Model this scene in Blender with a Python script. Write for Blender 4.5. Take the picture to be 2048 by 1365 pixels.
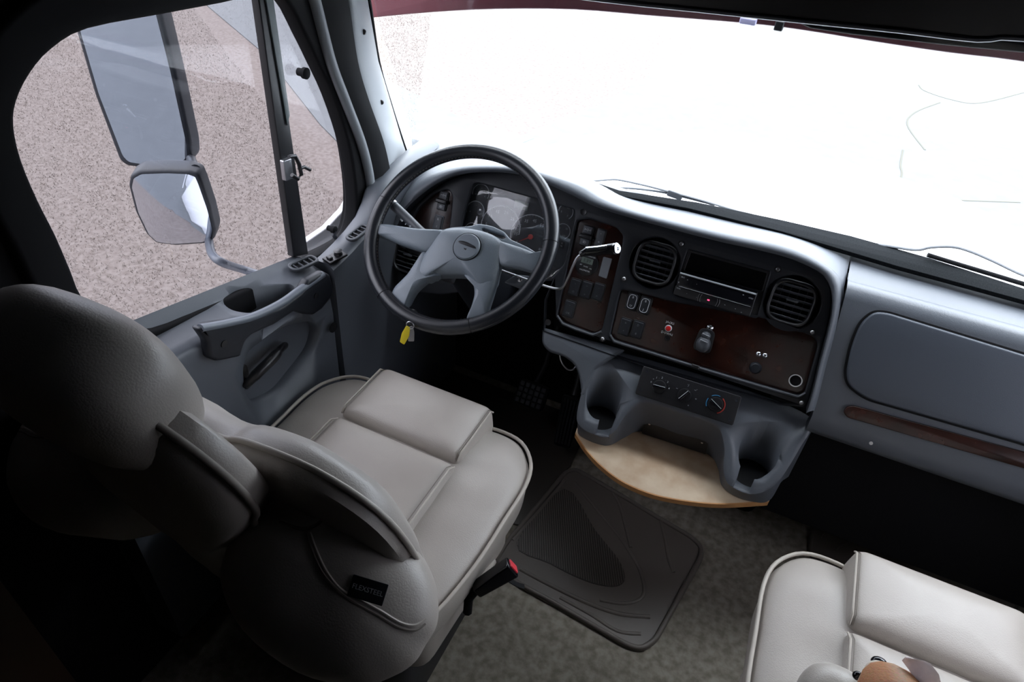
import bpy, bmesh, math, random
import numpy as np
from mathutils import Vector, Matrix
random.seed(7)
for o in list(bpy.data.objects): bpy.data.objects.remove(o)
SC = bpy.context.scene
COL = SC.collection
PI = math.pi

# ------------------------------------------------------------------ camera (solved from the vanishing points of the cab)
def solve_cam(F=(1820, -330), a=4.5, f=1340.0):
    c = np.array([1024, 682.5]); F = np.array(F)-c; a = math.radians(a)
    h = np.array([math.cos(a), math.sin(a)]); n = np.array([math.sin(a), -math.cos(a)])
    p = F@n; q = F@h
    L = p*n-(f*f+p*p)/q*h; D = -n*f*f/p
    def v(P): w = np.array([P[0], P[1], f]); return w/np.linalg.norm(w)
    return np.array([-v(L), v(F), -v(D)]), f, c
CM, CF, CC = solve_cam()
CP = np.array([0.0, 0.0, 1.68])
cd = bpy.data.cameras.new('camera'); cam = bpy.data.objects.new('camera', cd); COL.objects.link(cam)
cam.matrix_world = Matrix(((CM[0,0], -CM[0,1], -CM[0,2], CP[0]), (CM[1,0], -CM[1,1], -CM[1,2], CP[1]),
                           (CM[2,0], -CM[2,1], -CM[2,2], CP[2]), (0,0,0,1)))
cd.sensor_width = 36; cd.sensor_fit = 'HORIZONTAL'; cd.lens = CF/2048*36; cd.clip_start = 0.01; cd.clip_end = 500
SC.camera = cam
# ------------------------------------------------------------------ sky: even bright overcast
W = bpy.data.worlds.new('overcast'); SC.world = W; W.use_nodes = True
wn = W.node_tree.nodes; wl = W.node_tree.links; wn.clear()
wo = wn.new('ShaderNodeOutputWorld'); wb = wn.new('ShaderNodeBackground'); tc = wn.new('ShaderNodeTexCoord')
sx = wn.new('ShaderNodeSeparateXYZ'); cr_ = wn.new('ShaderNodeValToRGB')
cr_.color_ramp.elements[0].position = 0.0; cr_.color_ramp.elements[0].color = (0.30, 0.325, 0.36, 1)   # overcast: horizon about a third of the zenith
cr_.color_ramp.elements[1].position = 1.0; cr_.color_ramp.elements[1].color = (0.92, 0.96, 1.0, 1)
wl.new(tc.outputs['Generated'], sx.inputs[0]); wl.new(sx.outputs['Z'], cr_.inputs[0]); wl.new(cr_.outputs[0], wb.inputs[0])
wb.inputs[1].default_value = 19.0; wl.new(wb.outputs[0], wo.inputs[0])
vs = SC.view_settings; vs.view_transform = 'Standard'; vs.look = 'None'; vs.gamma = 1.0; vs.use_curve_mapping = False; vs.exposure = 0.0
# ------------------------------------------------------------------ geometry helpers
def A(*p): return np.array(p, float)
def ray(px, py): return CM@np.array([px-CC[0], py-CC[1], CF])
def onaxis(px, py, axis, val):
    d = ray(px, py); return CP+d*((val-CP[axis])/d[axis])
def atdepth(px, py, Z): return CP+ray(px, py)*Z/CF
class Fr:
    """local frame: origin o, in-plane axes u, v and normal n"""
    def __init__(s, o, u, v):
        s.o = A(*o); s.u = A(*u)/np.linalg.norm(u); v = A(*v); v = v-(v@s.u)*s.u; s.v = v/np.linalg.norm(v); s.n = np.cross(s.u, s.v)
    def pt(s, a, b, c=0.0): return s.o+a*s.u+b*s.v+c*s.n
    def px(s, x, y, c=0.0):
        d = ray(x, y); o = s.o+c*s.n; t = ((o-CP)@s.n)/(d@s.n); r = CP+d*t-o; return (r@s.u, r@s.v)
    def pxs(s, pts, c=0.0): return [s.px(x, y, c) for x, y in pts]
    def at(s, a, b, c=0.0, rot=0.0):
        return Fr(s.pt(a, b, c), s.u*math.cos(rot)+s.v*math.sin(rot), -s.u*math.sin(rot)+s.v*math.cos(rot))
def WF(o=(0,0,0)): return Fr(o, (1,0,0), (0,1,0))      # lying flat, normal up
def tilt(o, deg): t = math.radians(deg); return Fr(o, (1,0,0), (0, math.sin(t), math.cos(t)))  # faces the driver, leaning back

def spl(pts, n=6, closed=True):
    """smooth curve through the points"""
    P = [A(*p) for p in pts]; N = len(P); out = []
    rng = range(N) if closed else range(N-1)
    for i in rng:
        p0 = P[(i-1)%N] if closed or i > 0 else P[0]; p1 = P[i]; p2 = P[(i+1)%N]; p3 = P[(i+2)%N] if closed or i+2 < N else P[-1]
        for k in range(n):
            t = k/n; out.append(.5*((2*p1)+(-p0+p2)*t+(2*p0-5*p1+4*p2-p3)*t*t+(-p0+3*p1-3*p2+p3)*t**3))
    if not closed: out.append(P[-1])
    return out
def rnd(pts, r, n=5):
    """polygon with rounded corners"""
    P = [A(*p) for p in pts]; N = len(P); out = []
    for i in range(N):
        p = P[i]; a = P[i-1]-p; b = P[(i+1)%N]-p; la, lb = np.linalg.norm(a), np.linalg.norm(b)
        rr = min(r[i] if isinstance(r, (list, tuple)) else r, la*.48, lb*.48); a = a/la*rr; b = b/lb*rr
        for k in range(n+1):
            t = k/n; out.append(p+a*(1-t)**2+b*t*t)
    return out
def rect(a, b, w, h, r=0.0):
    q = [(a-w/2, b-h/2), (a+w/2, b-h/2), (a+w/2, b+h/2), (a-w/2, b+h/2)]
    return rnd(q, r) if r > 0 else [A(*p) for p in q]
def circ(a, b, r, n=28, r2=None): r2 = r2 or r; return [A(a+r*math.cos(2*PI*k/n), b+r2*math.sin(2*PI*k/n)) for k in range(n)]

def wloc(o):
    v = Vector((0,0,0))
    while o: v = v+o.location; o = o.parent
    return v
def put(name, me, mat, parent=None, ang=40):
    for p in me.polygons: p.use_smooth = True
    if ang: me.set_sharp_from_angle(angle=math.radians(ang))
    o = bpy.data.objects.new(name, me); COL.objects.link(o)
    me.materials.clear(); me.materials.append(mat)
    if parent is None:
        co = np.empty(len(me.vertices)*3); me.vertices.foreach_get('co', co); co = co.reshape(-1,3)
        c = Vector(((co[:,0].min()+co[:,0].max())/2, (co[:,1].min()+co[:,1].max())/2, co[:,2].min()))
    else: c = wloc(parent)
    me.transform(Matrix.Translation(-c))
    if parent is None: o.location = c
    else: o.parent = parent
    return o
def mesh(name, vs_, fs, mat, parent=None, ang=40, recalc=True):
    me = bpy.data.meshes.new(name); me.from_pydata([tuple(float(c) for c in v) for v in vs_], [], fs)
    if recalc:
        bm = bmesh.new(); bm.from_mesh(me); bmesh.ops.remove_doubles(bm, verts=bm.verts, dist=1e-6)
        bmesh.ops.recalc_face_normals(bm, faces=bm.faces); bm.to_mesh(me); bm.free()
    me.update(); return put(name, me, mat, parent, ang)
def curve_mesh(cu):
    o = bpy.data.objects.new('tmp', cu); COL.objects.link(o)
    dg = bpy.context.evaluated_depsgraph_get(); me = bpy.data.meshes.new_from_object(o.evaluated_get(dg))
    bpy.data.objects.remove(o); bpy.data.curves.remove(cu); return me
def fmat(f): return Matrix(((f.u[0], f.v[0], f.n[0], f.o[0]), (f.u[1], f.v[1], f.n[1], f.o[1]), (f.u[2], f.v[2], f.n[2], f.o[2]), (0,0,0,1)))
def plate(name, loops, f, c0, c1, mat, parent=None, bev=0.0, res=2):
    """solid plate between heights c0 and c1 of frame f; the first loop is its outline, the others holes"""
    cu = bpy.data.curves.new(name, 'CURVE'); cu.dimensions = '2D'; cu.fill_mode = 'BOTH'
    for lp in loops:
        s = cu.splines.new('POLY'); s.points.add(len(lp)-1)
        for i, p in enumerate(lp): s.points[i].co = (p[0], p[1], 0, 1)
        s.use_cyclic_u = True
    bev = min(bev, (c1-c0)*.49)
    cu.extrude = (c1-c0)/2-bev; cu.bevel_depth = bev; cu.bevel_resolution = res; cu.offset = -bev
    me = curve_mesh(cu); me.transform(Matrix.Translation((0,0,(c0+c1)/2))); me.transform(fmat(f))
    bm = bmesh.new(); bm.from_mesh(me); bmesh.ops.remove_doubles(bm, verts=bm.verts, dist=1e-6); bmesh.ops.recalc_face_normals(bm, faces=bm.faces); bm.to_mesh(me); bm.free()
    return put(name, me, mat, parent, 35)
def text(name, s, f, size, mat, parent=None, c=0.0, depth=0.0002, sx=1.0, shear=0.0):
    cu = bpy.data.curves.new(name, 'FONT'); cu.body = s; cu.size = size; cu.align_x = 'CENTER'; cu.align_y = 'CENTER'; cu.extrude = depth; cu.resolution_u = 2; cu.shear = shear
    me = curve_mesh(cu); me.transform(Matrix.Diagonal((sx,1,1,1))); me.transform(Matrix.Translation((0,0,c))); me.transform(fmat(f))
    return put(name, me, mat, parent, 0)
def texts(name, items, f, mat, parent, c=0.0, depth=.0002):
    """several printed marks on one surface as one part: (string, a, b, size, rot)"""
    V = []; Fs = []
    for s, a, b, size, rot in items:
        cu = bpy.data.curves.new('t', 'FONT'); cu.body = s; cu.size = size; cu.align_x = 'CENTER'; cu.align_y = 'CENTER'; cu.extrude = depth; cu.resolution_u = 1
        me = curve_mesh(cu); me.transform(fmat(f.at(a, b, c, rot))); k = len(V)
        V += [tuple(v.co) for v in me.vertices]; Fs += [tuple(k+i for i in p.vertices) for p in me.polygons]
    return mesh(name, V, Fs, mat, parent, 0, False)
def loft(name, rows, mat, parent=None, closed=False, caps=False, ang=50):
    """surface through rows of points"""
    n = len(rows[0]); V = [p for r in rows for p in r]; Fs = []
    for i in range(len(rows)-1):
        for j in range(n if closed else n-1):
            a = i*n+j; b = i*n+(j+1)%n; Fs.append((a, b, b+n, a+n))
    if caps: Fs.append(tuple(range(n))); Fs.append(tuple((len(rows)-1)*n+k for k in range(n)))
    return mesh(name, V, Fs, mat, parent, ang)
def slab(name, rows, th, mat, parent=None, ang=50):
    """loft given a thickness downward/backward by vector th"""
    n = len(rows[0]); m = len(rows); V = [A(*p) for r in rows for p in r]; V2 = [p+A(*th) for p in V]; N = n*m; Fs = []
    for i in range(m-1):
        for j in range(n-1):
            a = i*n+j; Fs.append((a, a+1, a+1+n, a+n)); Fs.append((N+a, N+a+n, N+a+1+n, N+a+1))
    for j in range(n-1):
        Fs.append((j, N+j, N+j+1, j+1)); k = (m-1)*n+j; Fs.append((k, k+1, N+k+1, N+k))
    for i in range(m-1):
        a = i*n; Fs.append((a, a+n, N+a+n, N+a)); a = i*n+n-1; Fs.append((a, N+a, N+a+n, a+n))
    return mesh(name, V+V2, Fs, mat, parent, ang)
def tube(name, pts, r, mat, parent=None, closed=False, k=10, ang=50, flat=1.0):
    P = [A(*p) for p in pts]; N = len(P); V = []; Fs = []; up = None
    for i in range(N):
        a = P[(i-1)%N] if closed or i > 0 else P[i]; b = P[(i+1)%N] if closed or i < N-1 else P[i]
        t = b-a; t = t/np.linalg.norm(t)
        if up is None: up = A(0,0,1) if abs(t[2]) < .9 else A(1,0,0)
        up = up-(up@t)*t; up = up/np.linalg.norm(up); s = np.cross(t, up); rr = r[i] if hasattr(r, '__len__') else r
        for j in range(k): th = 2*PI*j/k; V.append(P[i]+rr*(math.cos(th)*up*flat+math.sin(th)*s))
    for i in range(N if closed else N-1):
        for j in range(k):
            a = i*k+j; b = i*k+(j+1)%k; c = ((i+1)%N)*k+(j+1)%k; d = ((i+1)%N)*k+j; Fs.append((a, b, c, d))
    if not closed: Fs.append(tuple(range(k))); Fs.append(tuple((N-1)*k+j for j in range(k)))
    return mesh(name, V, Fs, mat, parent, ang)
def lathe(name, prof, f, mat, parent=None, k=24, ang=40):
    """prof: (radius, height) pairs about the normal of frame f"""
    return loft(name, [[f.pt(r*math.cos(2*PI*j/k), r*math.sin(2*PI*j/k), c) for j in range(k)] for r, c in prof], mat, parent, True, True, ang)
def pillow(name, loop, f, top, mat, parent=None, side=.03, e=3.0, dome=.0, shrink=.9, wr=0.0, rings=9, cx=None):
    """upholstered shape: outline loop, rounded shoulders up to height top, sides down to -side"""
    L = [A(*p) for p in loop]; c = cx if cx is not None else sum(L)/len(L); c = A(*c); rows = []
    rows.append([f.pt(*(c+(p-c)*shrink), -side) for p in L]); rows.append([f.pt(*(c+(p-c)*(.5+.5*shrink+.02)), -side*.7) for p in L]); rows.append([f.pt(*p, 0) for p in L])
    for i in range(1, rings+1):
        t = i/rings; rho = 1-t**1.6*.98 if i < rings else .02
        h = top*(1-rho**e)**(1/e) ; row = []
        for p in L:
            q = c+(p-c)*rho; w = wr*(math.sin(q[0]*41+q[1]*17)+.6*math.sin(q[1]*63-q[0]*29))*(1-rho**6)
            row.append(f.pt(*q, h+dome*(1-rho*rho)+w))
        rows.append(row)
    n = len(L); V = [p for r in rows for p in r]; Fs = []
    for i in range(len(rows)-1):
        for j in range(n): a = i*n+j; b = i*n+(j+1)%n; Fs.append((a, b, b+n, a+n))
    Fs.append(tuple(range(n))); Fs.append(tuple((len(rows)-1)*n+k for k in range(n)))
    return mesh(name, V, Fs, mat, parent, 60)
def box(name, f, a0, a1, b0, b1, c0, c1, mat, parent=None, bev=.003):
    return plate(name, [rect((a0+a1)/2, (b0+b1)/2, a1-a0, b1-b0, min(bev*2, (a1-a0)*.3, (b1-b0)*.3))], f, c0, c1, mat, parent, bev)
def cut(o, cutters):
    """carve the cutter solids out of o"""
    for c in cutters:
        m = o.modifiers.new('b', 'BOOLEAN'); m.operation = 'DIFFERENCE'; m.object = c; m.solver = 'EXACT'
    bpy.context.view_layer.update(); dg = bpy.context.evaluated_depsgraph_get(); me = bpy.data.meshes.new_from_object(o.evaluated_get(dg))
    o.modifiers.clear(); o.data = me
    for c in cutters: bpy.data.objects.remove(c)
    return o
def thing(name, label, cat, loc=(0,0,0), group=None):
    o = bpy.data.objects.new(name, None); COL.objects.link(o); o.location = tuple(loc); o.empty_display_size = .05; return tag(o, label, cat, group)
def tag(o, label, cat, group=None):
    o['label'] = label; o['category'] = cat
    if group: o['group'] = group
    return o
def struct(o): o['kind'] = 'structure'; return o
def grp(name, loc=(0,0,0)):
    o = bpy.data.objects.new(name, None); COL.objects.link(o); o.location = tuple(loc); o['kind'] = 'structure'; o.empty_display_size = .05; return o

# ------------------------------------------------------------------ materials
def mat(name, col, rough=.5, metal=0.0, spec=.5, noise=0.0, nscale=200, bump=0.0, bscale=600, col2=None, cs=20, cdet=4, emis=None, coat=0.0):
    m = bpy.data.materials.new(name); m.use_nodes = True; nt = m.node_tree; b = nt.nodes['Principled BSDF']
    b.inputs['Base Color'].default_value = (*col, 1); b.inputs['Roughness'].default_value = rough; b.inputs['Metallic'].default_value = metal
    b.inputs['Specular IOR Level'].default_value = spec; b.inputs['Coat Weight'].default_value = coat
    g = nt.nodes.new('ShaderNodeNewGeometry')
    def nz(scale, det=3):
        n = nt.nodes.new('ShaderNodeTexNoise'); n.inputs['Scale'].default_value = scale; n.inputs['Detail'].default_value = det; nt.links.new(g.outputs['Position'], n.inputs['Vector']); return n
    if col2 is not None:
        n = nz(cs, cdet); r = nt.nodes.new('ShaderNodeValToRGB'); r.color_ramp.elements[0].position = .35; r.color_ramp.elements[1].position = .65
        r.color_ramp.elements[0].color = (*col, 1); r.color_ramp.elements[1].color = (*col2, 1); nt.links.new(n.outputs['Fac'], r.inputs[0]); nt.links.new(r.outputs[0], b.inputs['Base Color'])
    if bump:
        n = nz(bscale, 2); bm_ = nt.nodes.new('ShaderNodeBump'); bm_.inputs['Strength'].default_value = bump; bm_.inputs['Distance'].default_value = .001
        nt.links.new(n.outputs['Fac'], bm_.inputs['Height']); nt.links.new(bm_.outputs[0], b.inputs['Normal'])
    if emis: b.inputs['Emission Color'].default_value = (*emis[0], 1); b.inputs['Emission Strength'].default_value = emis[1]
    return m
def glassmat(name, tint, rough=0.0, k=.022):
    m = bpy.data.materials.new(name); m.use_nodes = True; nt = m.node_tree; nt.nodes.clear(); N = nt.nodes.new
    o = N('ShaderNodeOutputMaterial'); mx = N('ShaderNodeMixShader'); t = N('ShaderNodeBsdfTransparent'); gl = N('ShaderNodeBsdfGlossy'); lw = N('ShaderNodeLayerWeight')
    pw = N('ShaderNodeMath'); pw.operation = 'POWER'; pw.inputs[1].default_value = 5; ma = N('ShaderNodeMath'); ma.operation = 'MULTIPLY_ADD'; ma.inputs[1].default_value = .8; ma.inputs[2].default_value = k
    lw.inputs['Blend'].default_value = .5
    t.inputs[0].default_value = tuple(math.sqrt(c) for c in tint)+(1,); gl.inputs['Roughness'].default_value = rough
    nt.links.new(lw.outputs['Facing'], pw.inputs[0]); nt.links.new(pw.outputs[0], ma.inputs[0]); nt.links.new(ma.outputs[0], mx.inputs[0])
    nt.links.new(t.outputs[0], mx.inputs[1]); nt.links.new(gl.outputs[0], mx.inputs[2]); nt.links.new(mx.outputs[0], o.inputs[0]); return m
M_grey = mat('grey_plastic', (.085,.094,.110), .42, bump=.25, bscale=900)
M_greyd = mat('dark_grey_plastic', (.055,.06,.07), .45, bump=.25, bscale=900)
M_face = mat('charcoal_plastic', (.015,.017,.022), .42, spec=.35, bump=.2, bscale=900)
M_black = mat('black_plastic', (.010,.010,.012), .38)
M_rub = mat('black_rubber', (.007,.007,.008), .75, spec=.15)
M_gloss = mat('gloss_black', (.006,.006,.008), .12)
M_wood = mat('burl_trim', (.010,.003,.002), .25, spec=.4, col2=(.028,.007,.004), cs=28, cdet=6, coat=.1)
M_leath = mat('beige_leather', (.385,.348,.312), .41, spec=.5, bump=.35, bscale=420, col2=(.425,.388,.348), cs=6)
M_pipe = mat('beige_piping', (.43,.39,.34), .5)
M_stitch = mat('seam_thread', (.20,.175,.15), .7)
M_wheel = mat('wheel_leather', (.016,.018,.022), .25, bump=.3, bscale=700)
M_hub = mat('hub_plastic', (.165,.195,.225), .36, bump=.5, bscale=700)
M_carpet = mat('beige_carpet', (.20,.175,.14), .95, spec=.1, bump=1.0, bscale=900, col2=(.33,.30,.25), cs=45, cdet=14)
M_mat = mat('rubber_mat', (.135,.115,.10), .5, bump=.2, bscale=500)
M_matd = mat('rubber_mat_ribs', (.05,.043,.037), .5)
M_shelf = mat('birch_ply', (.42,.29,.18), .5, col2=(.56,.44,.31), cs=14, cdet=8)
M_shelfe = mat('oak_edge', (.48,.24,.09), .45, col2=(.40,.19,.07), cs=40)
M_chrome = mat('chrome', (.55,.58,.62), .18, 1.0)
M_steel = mat('screw_steel', (.42,.42,.44), .35, 1.0)
M_white = mat('white_paint', (.75,.76,.78), .25, coat=.4)
M_pil = mat('pillar_grey', (.21,.225,.24), .5, bump=.2, bscale=700)
M_head = mat('headliner', (.05,.052,.055), .8)
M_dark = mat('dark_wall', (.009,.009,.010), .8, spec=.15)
M_print = mat('white_print', (.55,.57,.6), .6)
M_printd = mat('faint_print', (.16,.17,.18), .6)
M_red = mat('red_lens', (.5,.01,.01), .3, emis=((.9,.02,.02), .03))
M_redp = mat('red_plastic', (.75,.06,.08), .35)
M_led = mat('red_led', (.5,.02,.05), .3, emis=((1,.05,.15), 3.0))
M_lcd = mat('lcd_green', (.12,.15,.13), .3)
M_dial = mat('dial_face', (.030,.034,.042), .5)
M_ndl = mat('needle_red', (.5,.04,.03), .4)
M_blue = mat('blue_arc', (.04,.22,.42), .5)
M_redarc = mat('red_arc', (.35,.04,.03), .5)
M_yel = mat('yellow_tag', (.75,.60,.02), .45)
M_mirror = mat('mirror_glass', (.75,.80,.88), .02, 1.0)
M_maroon = mat('maroon_paint', (.07,.015,.022), .35)
M_glass = glassmat('windshield_glass', (.80,.83,.86))
M_tint = glassmat('tinted_side_glass', (.345,.335,.360))
M_pane = glassmat('clear_lens', (.9,.9,.9), k=.07)
M_grass0 = mat('dry_grass_ground', (.088,.074,.068), .95, spec=.05, bump=1.0, bscale=30, col2=(.125,.109,.102), cs=26, cdet=14)
M_grass = mat('dry_grass_blades', (.135,.118,.106), .9, spec=.05, col2=(.078,.062,.054), cs=2.3, cdet=6)
M_asph = mat('pale_asphalt', (.084,.088,.092), .9, spec=.1, bump=.6, bscale=60, col2=(.092,.096,.10), cs=6, cdet=10)
# ================================================================== outdoors
def offs(loop, d):
    P = [A(*p) for p in loop]; n = len(P); ar = sum(P[i][0]*P[(i+1)%n][1]-P[(i+1)%n][0]*P[i][1] for i in range(n)); s = 1 if ar > 0 else -1; out = []
    for i in range(n):
        t = P[(i+1)%n]-P[i-1]; t = t/np.linalg.norm(t); out.append(P[i]+s*d*A(t[1], -t[0]))
    return out
def resample(pts, n):
    P = np.array([A(*p) for p in pts]); s = np.r_[0, np.cumsum(np.linalg.norm(np.diff(P, axis=0), axis=1))]; q = np.linspace(0, s[-1], n)
    return [A(*[np.interp(t, s, P[:,k]) for k in range(P.shape[1])]) for t in q]
GZ = -1.3
g = mesh('ground', [(-60,-60,GZ),(60,-60,GZ),(60,60,GZ),(-60,60,GZ)], [(0,1,2,3)], M_grass0); struct(g)
def flat(name, pts, z0, z1, m):
    o = plate(name, [pts], WF(), z0, z1, m, None, 0); return struct(o)
flat('asphalt_yard', [(-1.76,14.65),(-2.54,8.44),(-3.05,6.54),(-3.54,5.4),(-2.2,3.9),(-1.4,3.2),(-1.3,-.6),(-3.2,-3),(-4.6,-6),(-5.6,-10),(-5.2,-18),(-3,-40),(30,-40),(30,45),(-4.5,45)], GZ, GZ+.01, M_asph)
flat('asphalt_path', [(-20,14.2),(-9.9,9.1),(-7.25,7.54),(-5.02,5.9),(-4.38,5.49),(-3.3,5.1),(-2.8,6.9),(-3.7,6.95),(-5.2,7.6),(-8.2,10.3),(-20,16.4)], GZ, GZ+.012, M_asph)
for pts in (((1838,170),(1850,182),(1905,200),(1960,206),(2048,185)), ((1806,300),(1801,330),(1803,352),(1780,385),(1753,409)), ((1850,300),(1815,250),(1830,225),(1880,205)), ((1780,395),(1900,400),(2040,405))):
    struct(tube('asphalt_crack', spl([onaxis(x, y, 2, GZ+.012) for x, y in pts], 6, False), .012, mat('crack_fill', (.075,.072,.062), .95, spec=.05), None, k=6, flat=.3))
# tufts of dry grass where the side window looks
rs = np.random.RandomState(3); nb = 170000
yy = rs.uniform(1.2, 11, nb); xx = -2.0-rs.uniform(0, 1, nb)**1.3*11
keep = (xx < -.55*yy-.55) & ~((yy > -.60*xx+.9-.2) & (yy < -.60*xx+3.2) & (yy > 4.6) & (xx > -10.5) & (yy > -.70*xx+1.9))
xx, yy = xx[keep], yy[keep]; nb = len(xx)
an = rs.uniform(0, 2*PI, nb); hh = rs.uniform(.006, .028, nb); ww = rs.uniform(.0015, .0042, nb); ln = rs.uniform(.006, .030, nb); a2 = rs.uniform(0, 2*PI, nb)
V = np.empty((nb, 3, 3)); V[:,0] = np.c_[xx-ww*np.cos(an), yy-ww*np.sin(an), np.full(nb, GZ)]; V[:,1] = np.c_[xx+ww*np.cos(an), yy+ww*np.sin(an), np.full(nb, GZ)]
V[:,2] = np.c_[xx+ln*np.cos(a2), yy+ln*np.sin(a2), GZ+hh]
me = bpy.data.meshes.new('dry_grass'); me.vertices.add(nb*3); me.vertices.foreach_set('co', V.reshape(-1)); me.loops.add(nb*3); me.loops.foreach_set('vertex_index', np.arange(nb*3))
me.polygons.add(nb); me.polygons.foreach_set('loop_start', np.arange(nb)*3); me.polygons.foreach_set('loop_total', np.full(nb, 3)); me.update()
o = put('dry_grass', me, M_grass, None, 0); o['kind'] = 'stuff'; tag(o, 'short dry pinkish-brown grass covering the ground outside the side window', 'grass')
# truck body and bonnet outside the cab
tb = thing('truck_body', 'white painted truck body, bonnet and wing outside the cab', 'vehicle', (0,0,GZ))
LW = Fr((-1.09,0,0), (0,1,0), (0,0,1))     # +n points into the cab
plate('cowl_side', [LW.pxs([(598,494),(622,478),(655,455),(688,420),(700,400),(745,440),(700,500),(600,520)])], LW, -.02, 0, M_white, tb, .004)
plate('door_skin', [[(-1.75,-.9),(1.05,-.9),(1.05,.72),(.5,.80),(.4,1.5),(.2,2.0),(-1.75,2.0)]], LW, -.03, 0, M_white, tb, .01)
plate('box_side', [rect(-7.0,.75,10.2,3.3)], Fr((-1.24,0,0), (0,1,0), (0,0,1)), -.03, 0.03, M_white, tb, .01)
plate('fender', [[(1.06,-.7),(3.3,-.7),(3.35,0),(2.9,.42),(1.9,.66),(1.06,.72)]], Fr((-1.02,0,0), (0,1,0), (0,0,1)), -.10, 0.02, M_white, tb, .03)
rows = []
for y, zc, wd in ((1.60,.905,.93),(1.66,.885,.93),(1.9,.84,.93),(2.3,.78,.91),(2.8,.68,.88),(3.15,.52,.84),(3.3,.25,.80),(3.34,-.2,.78)):
    rows.append([(x*wd, y-.10*abs(x)**3, zc-.10*abs(x)**2.5) for x in np.linspace(-1,1,21)])
slab('bonnet', rows, (0,0,-.03), M_white, tb)
# a tree behind, caught by the round mirror
tr = thing('tree', 'dark spreading tree behind the truck seen only in the convex mirror', 'tree', (-13,-22,GZ))
tube('trunk', [(-13,-22,GZ),(-12.9,-22,.4),(-13.1,-21.8,2.0)], [.28,.2,.16], M_dark, tr)
tv = []; tf = []
for k in range(2600):
    d = rs.normal(size=3); d /= np.linalg.norm(d); r_ = rs.uniform(.55,1)**.4; c = A(-13,-22,3.4)+d*A(4.2,4.2,2.2)*r_; u = rs.normal(size=3)*.16; w = rs.normal(size=3)*.16
    i = len(tv); tv += [c, c+u, c+w]; tf.append((i, i+1, i+2))
M_leaf = mat('tree_leaves', (.03,.05,.02), .8)
mesh('foliage', tv, tf, M_leaf, tr, 0, False)['kind'] = 'stuff'

# ================================================================== cab shell
LF = Fr((-1.02,0,0), (0,1,0), (0,0,1))     # plane of the side window, normal into the cab
struct(plate('floor', [[(-1.05,-1.75),(1.05,-1.75),(1.05,1.75),(-1.05,1.75)]], WF(), -.04, 0, M_carpet))
gl_px = [(142,585),(118,530),(88,462),(52,392),(18,312),(3,245),(8,195),(35,140),(78,92),(150,52),(300,24),(420,2),(500,-14),(551,0-2),(590,68),(617,123),(648,190),(677,277),(690,345),(695,400),(692,440),(680,470),(650,490),(612,508),(470,572),(320,640)]
glp = LF.pxs(gl_px)
glp += [(.60,.885),(.555,.93)]
gl_loop = spl([A(*p) for p in glp], 3)
hole = offs(gl_loop, .035)
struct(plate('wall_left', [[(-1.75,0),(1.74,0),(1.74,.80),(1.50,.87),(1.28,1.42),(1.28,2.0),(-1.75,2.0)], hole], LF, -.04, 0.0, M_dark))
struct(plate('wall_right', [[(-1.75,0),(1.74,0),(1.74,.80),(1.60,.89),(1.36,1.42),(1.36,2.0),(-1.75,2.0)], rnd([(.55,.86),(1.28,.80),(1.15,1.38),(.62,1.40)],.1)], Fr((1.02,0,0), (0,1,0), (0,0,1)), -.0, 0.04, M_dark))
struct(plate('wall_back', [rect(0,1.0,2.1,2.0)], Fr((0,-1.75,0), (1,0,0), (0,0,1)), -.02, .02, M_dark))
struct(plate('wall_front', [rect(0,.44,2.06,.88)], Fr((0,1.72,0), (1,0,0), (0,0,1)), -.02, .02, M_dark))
struct(plate('trim_1', [rect(0,1.675,2.06,.15)], WF(), .86, .905, M_white))
ww_ = plate('pane', [rnd([(.55,.86),(1.28,.80),(1.15,1.38),(.62,1.40)],.1)], Fr((1.02,0,0), (0,1,0), (0,0,1)), .01, .015, M_tint); ww_.name = 'window_3'; struct(ww_)
ce_ = onaxis(55,1278,1,.22)
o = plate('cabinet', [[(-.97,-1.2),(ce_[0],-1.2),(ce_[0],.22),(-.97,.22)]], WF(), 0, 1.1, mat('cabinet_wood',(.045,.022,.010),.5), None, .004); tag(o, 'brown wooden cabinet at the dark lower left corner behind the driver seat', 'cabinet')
struct(plate('ceiling', [[(-1.05,-1.75),(1.05,-1.75),(1.05,1.37),(-1.05,1.37)]], WF(), 2.0, 2.03, M_head))
# windscreen
WS = Fr((0,1.585,.90), (1,0,0), (0,-.225,.52))
w1 = grp('window_1', WS.pt(0,0,0)); w1['label'] = 'clear raked windscreen'
struct(w1)
plate('glass', [[(-1.02,-.01),(1.02,-.01),(.99,.58),(-.99,.58)]], WS, -.003, .003, M_glass, w1)
# header over the windscreen
HF = Fr((0,1.33,0), (1,0,0), (0,0,1))      # faces the driver (-y)
hb = [HF.px(x, y, .07) for x, y in ((1200,0),(1400,21),(1640,46),(1800,62),(1955,80),(2048,78))]
top = thing('overhead_console', 'black overhead console running above the windscreen', 'console', (0,1.3,1.5))
lowl = [(-1.02,hb[0][1]-.03),(-.8,hb[0][1]-.015)]+hb+[(.45,hb[-1][1]),(1.02,hb[-1][1]-.03)]
plate('console_body', [lowl+[(1.02,2.0),(-1.02,2.0)]], HF, -.10, .07, M_black, top, .006)
tube('lower_edge_highlight', [HF.pt(a, b, .072) for a, b in spl(lowl, 3, False)], .0035, M_grey, top, k=6)  # thin grey line painted in as the highlight along the console's lower edge
vp = [HF.px(x, y, -.06) for x, y in ((1585,42),(1620,58),(1700,70),(1900,93),(2048,107),(2250,135))]
o = plate('sun_visor', [vp+[HF.px(2250,60), HF.px(1585,30)]], HF, -.085, -.06, M_rub, None, .006); tag(o, 'black sun visor edge hanging just below the overhead console, right of centre', 'sun visor')
VF = Fr((0,1.66,0), (1,0,0), (0,0,1))
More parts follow.
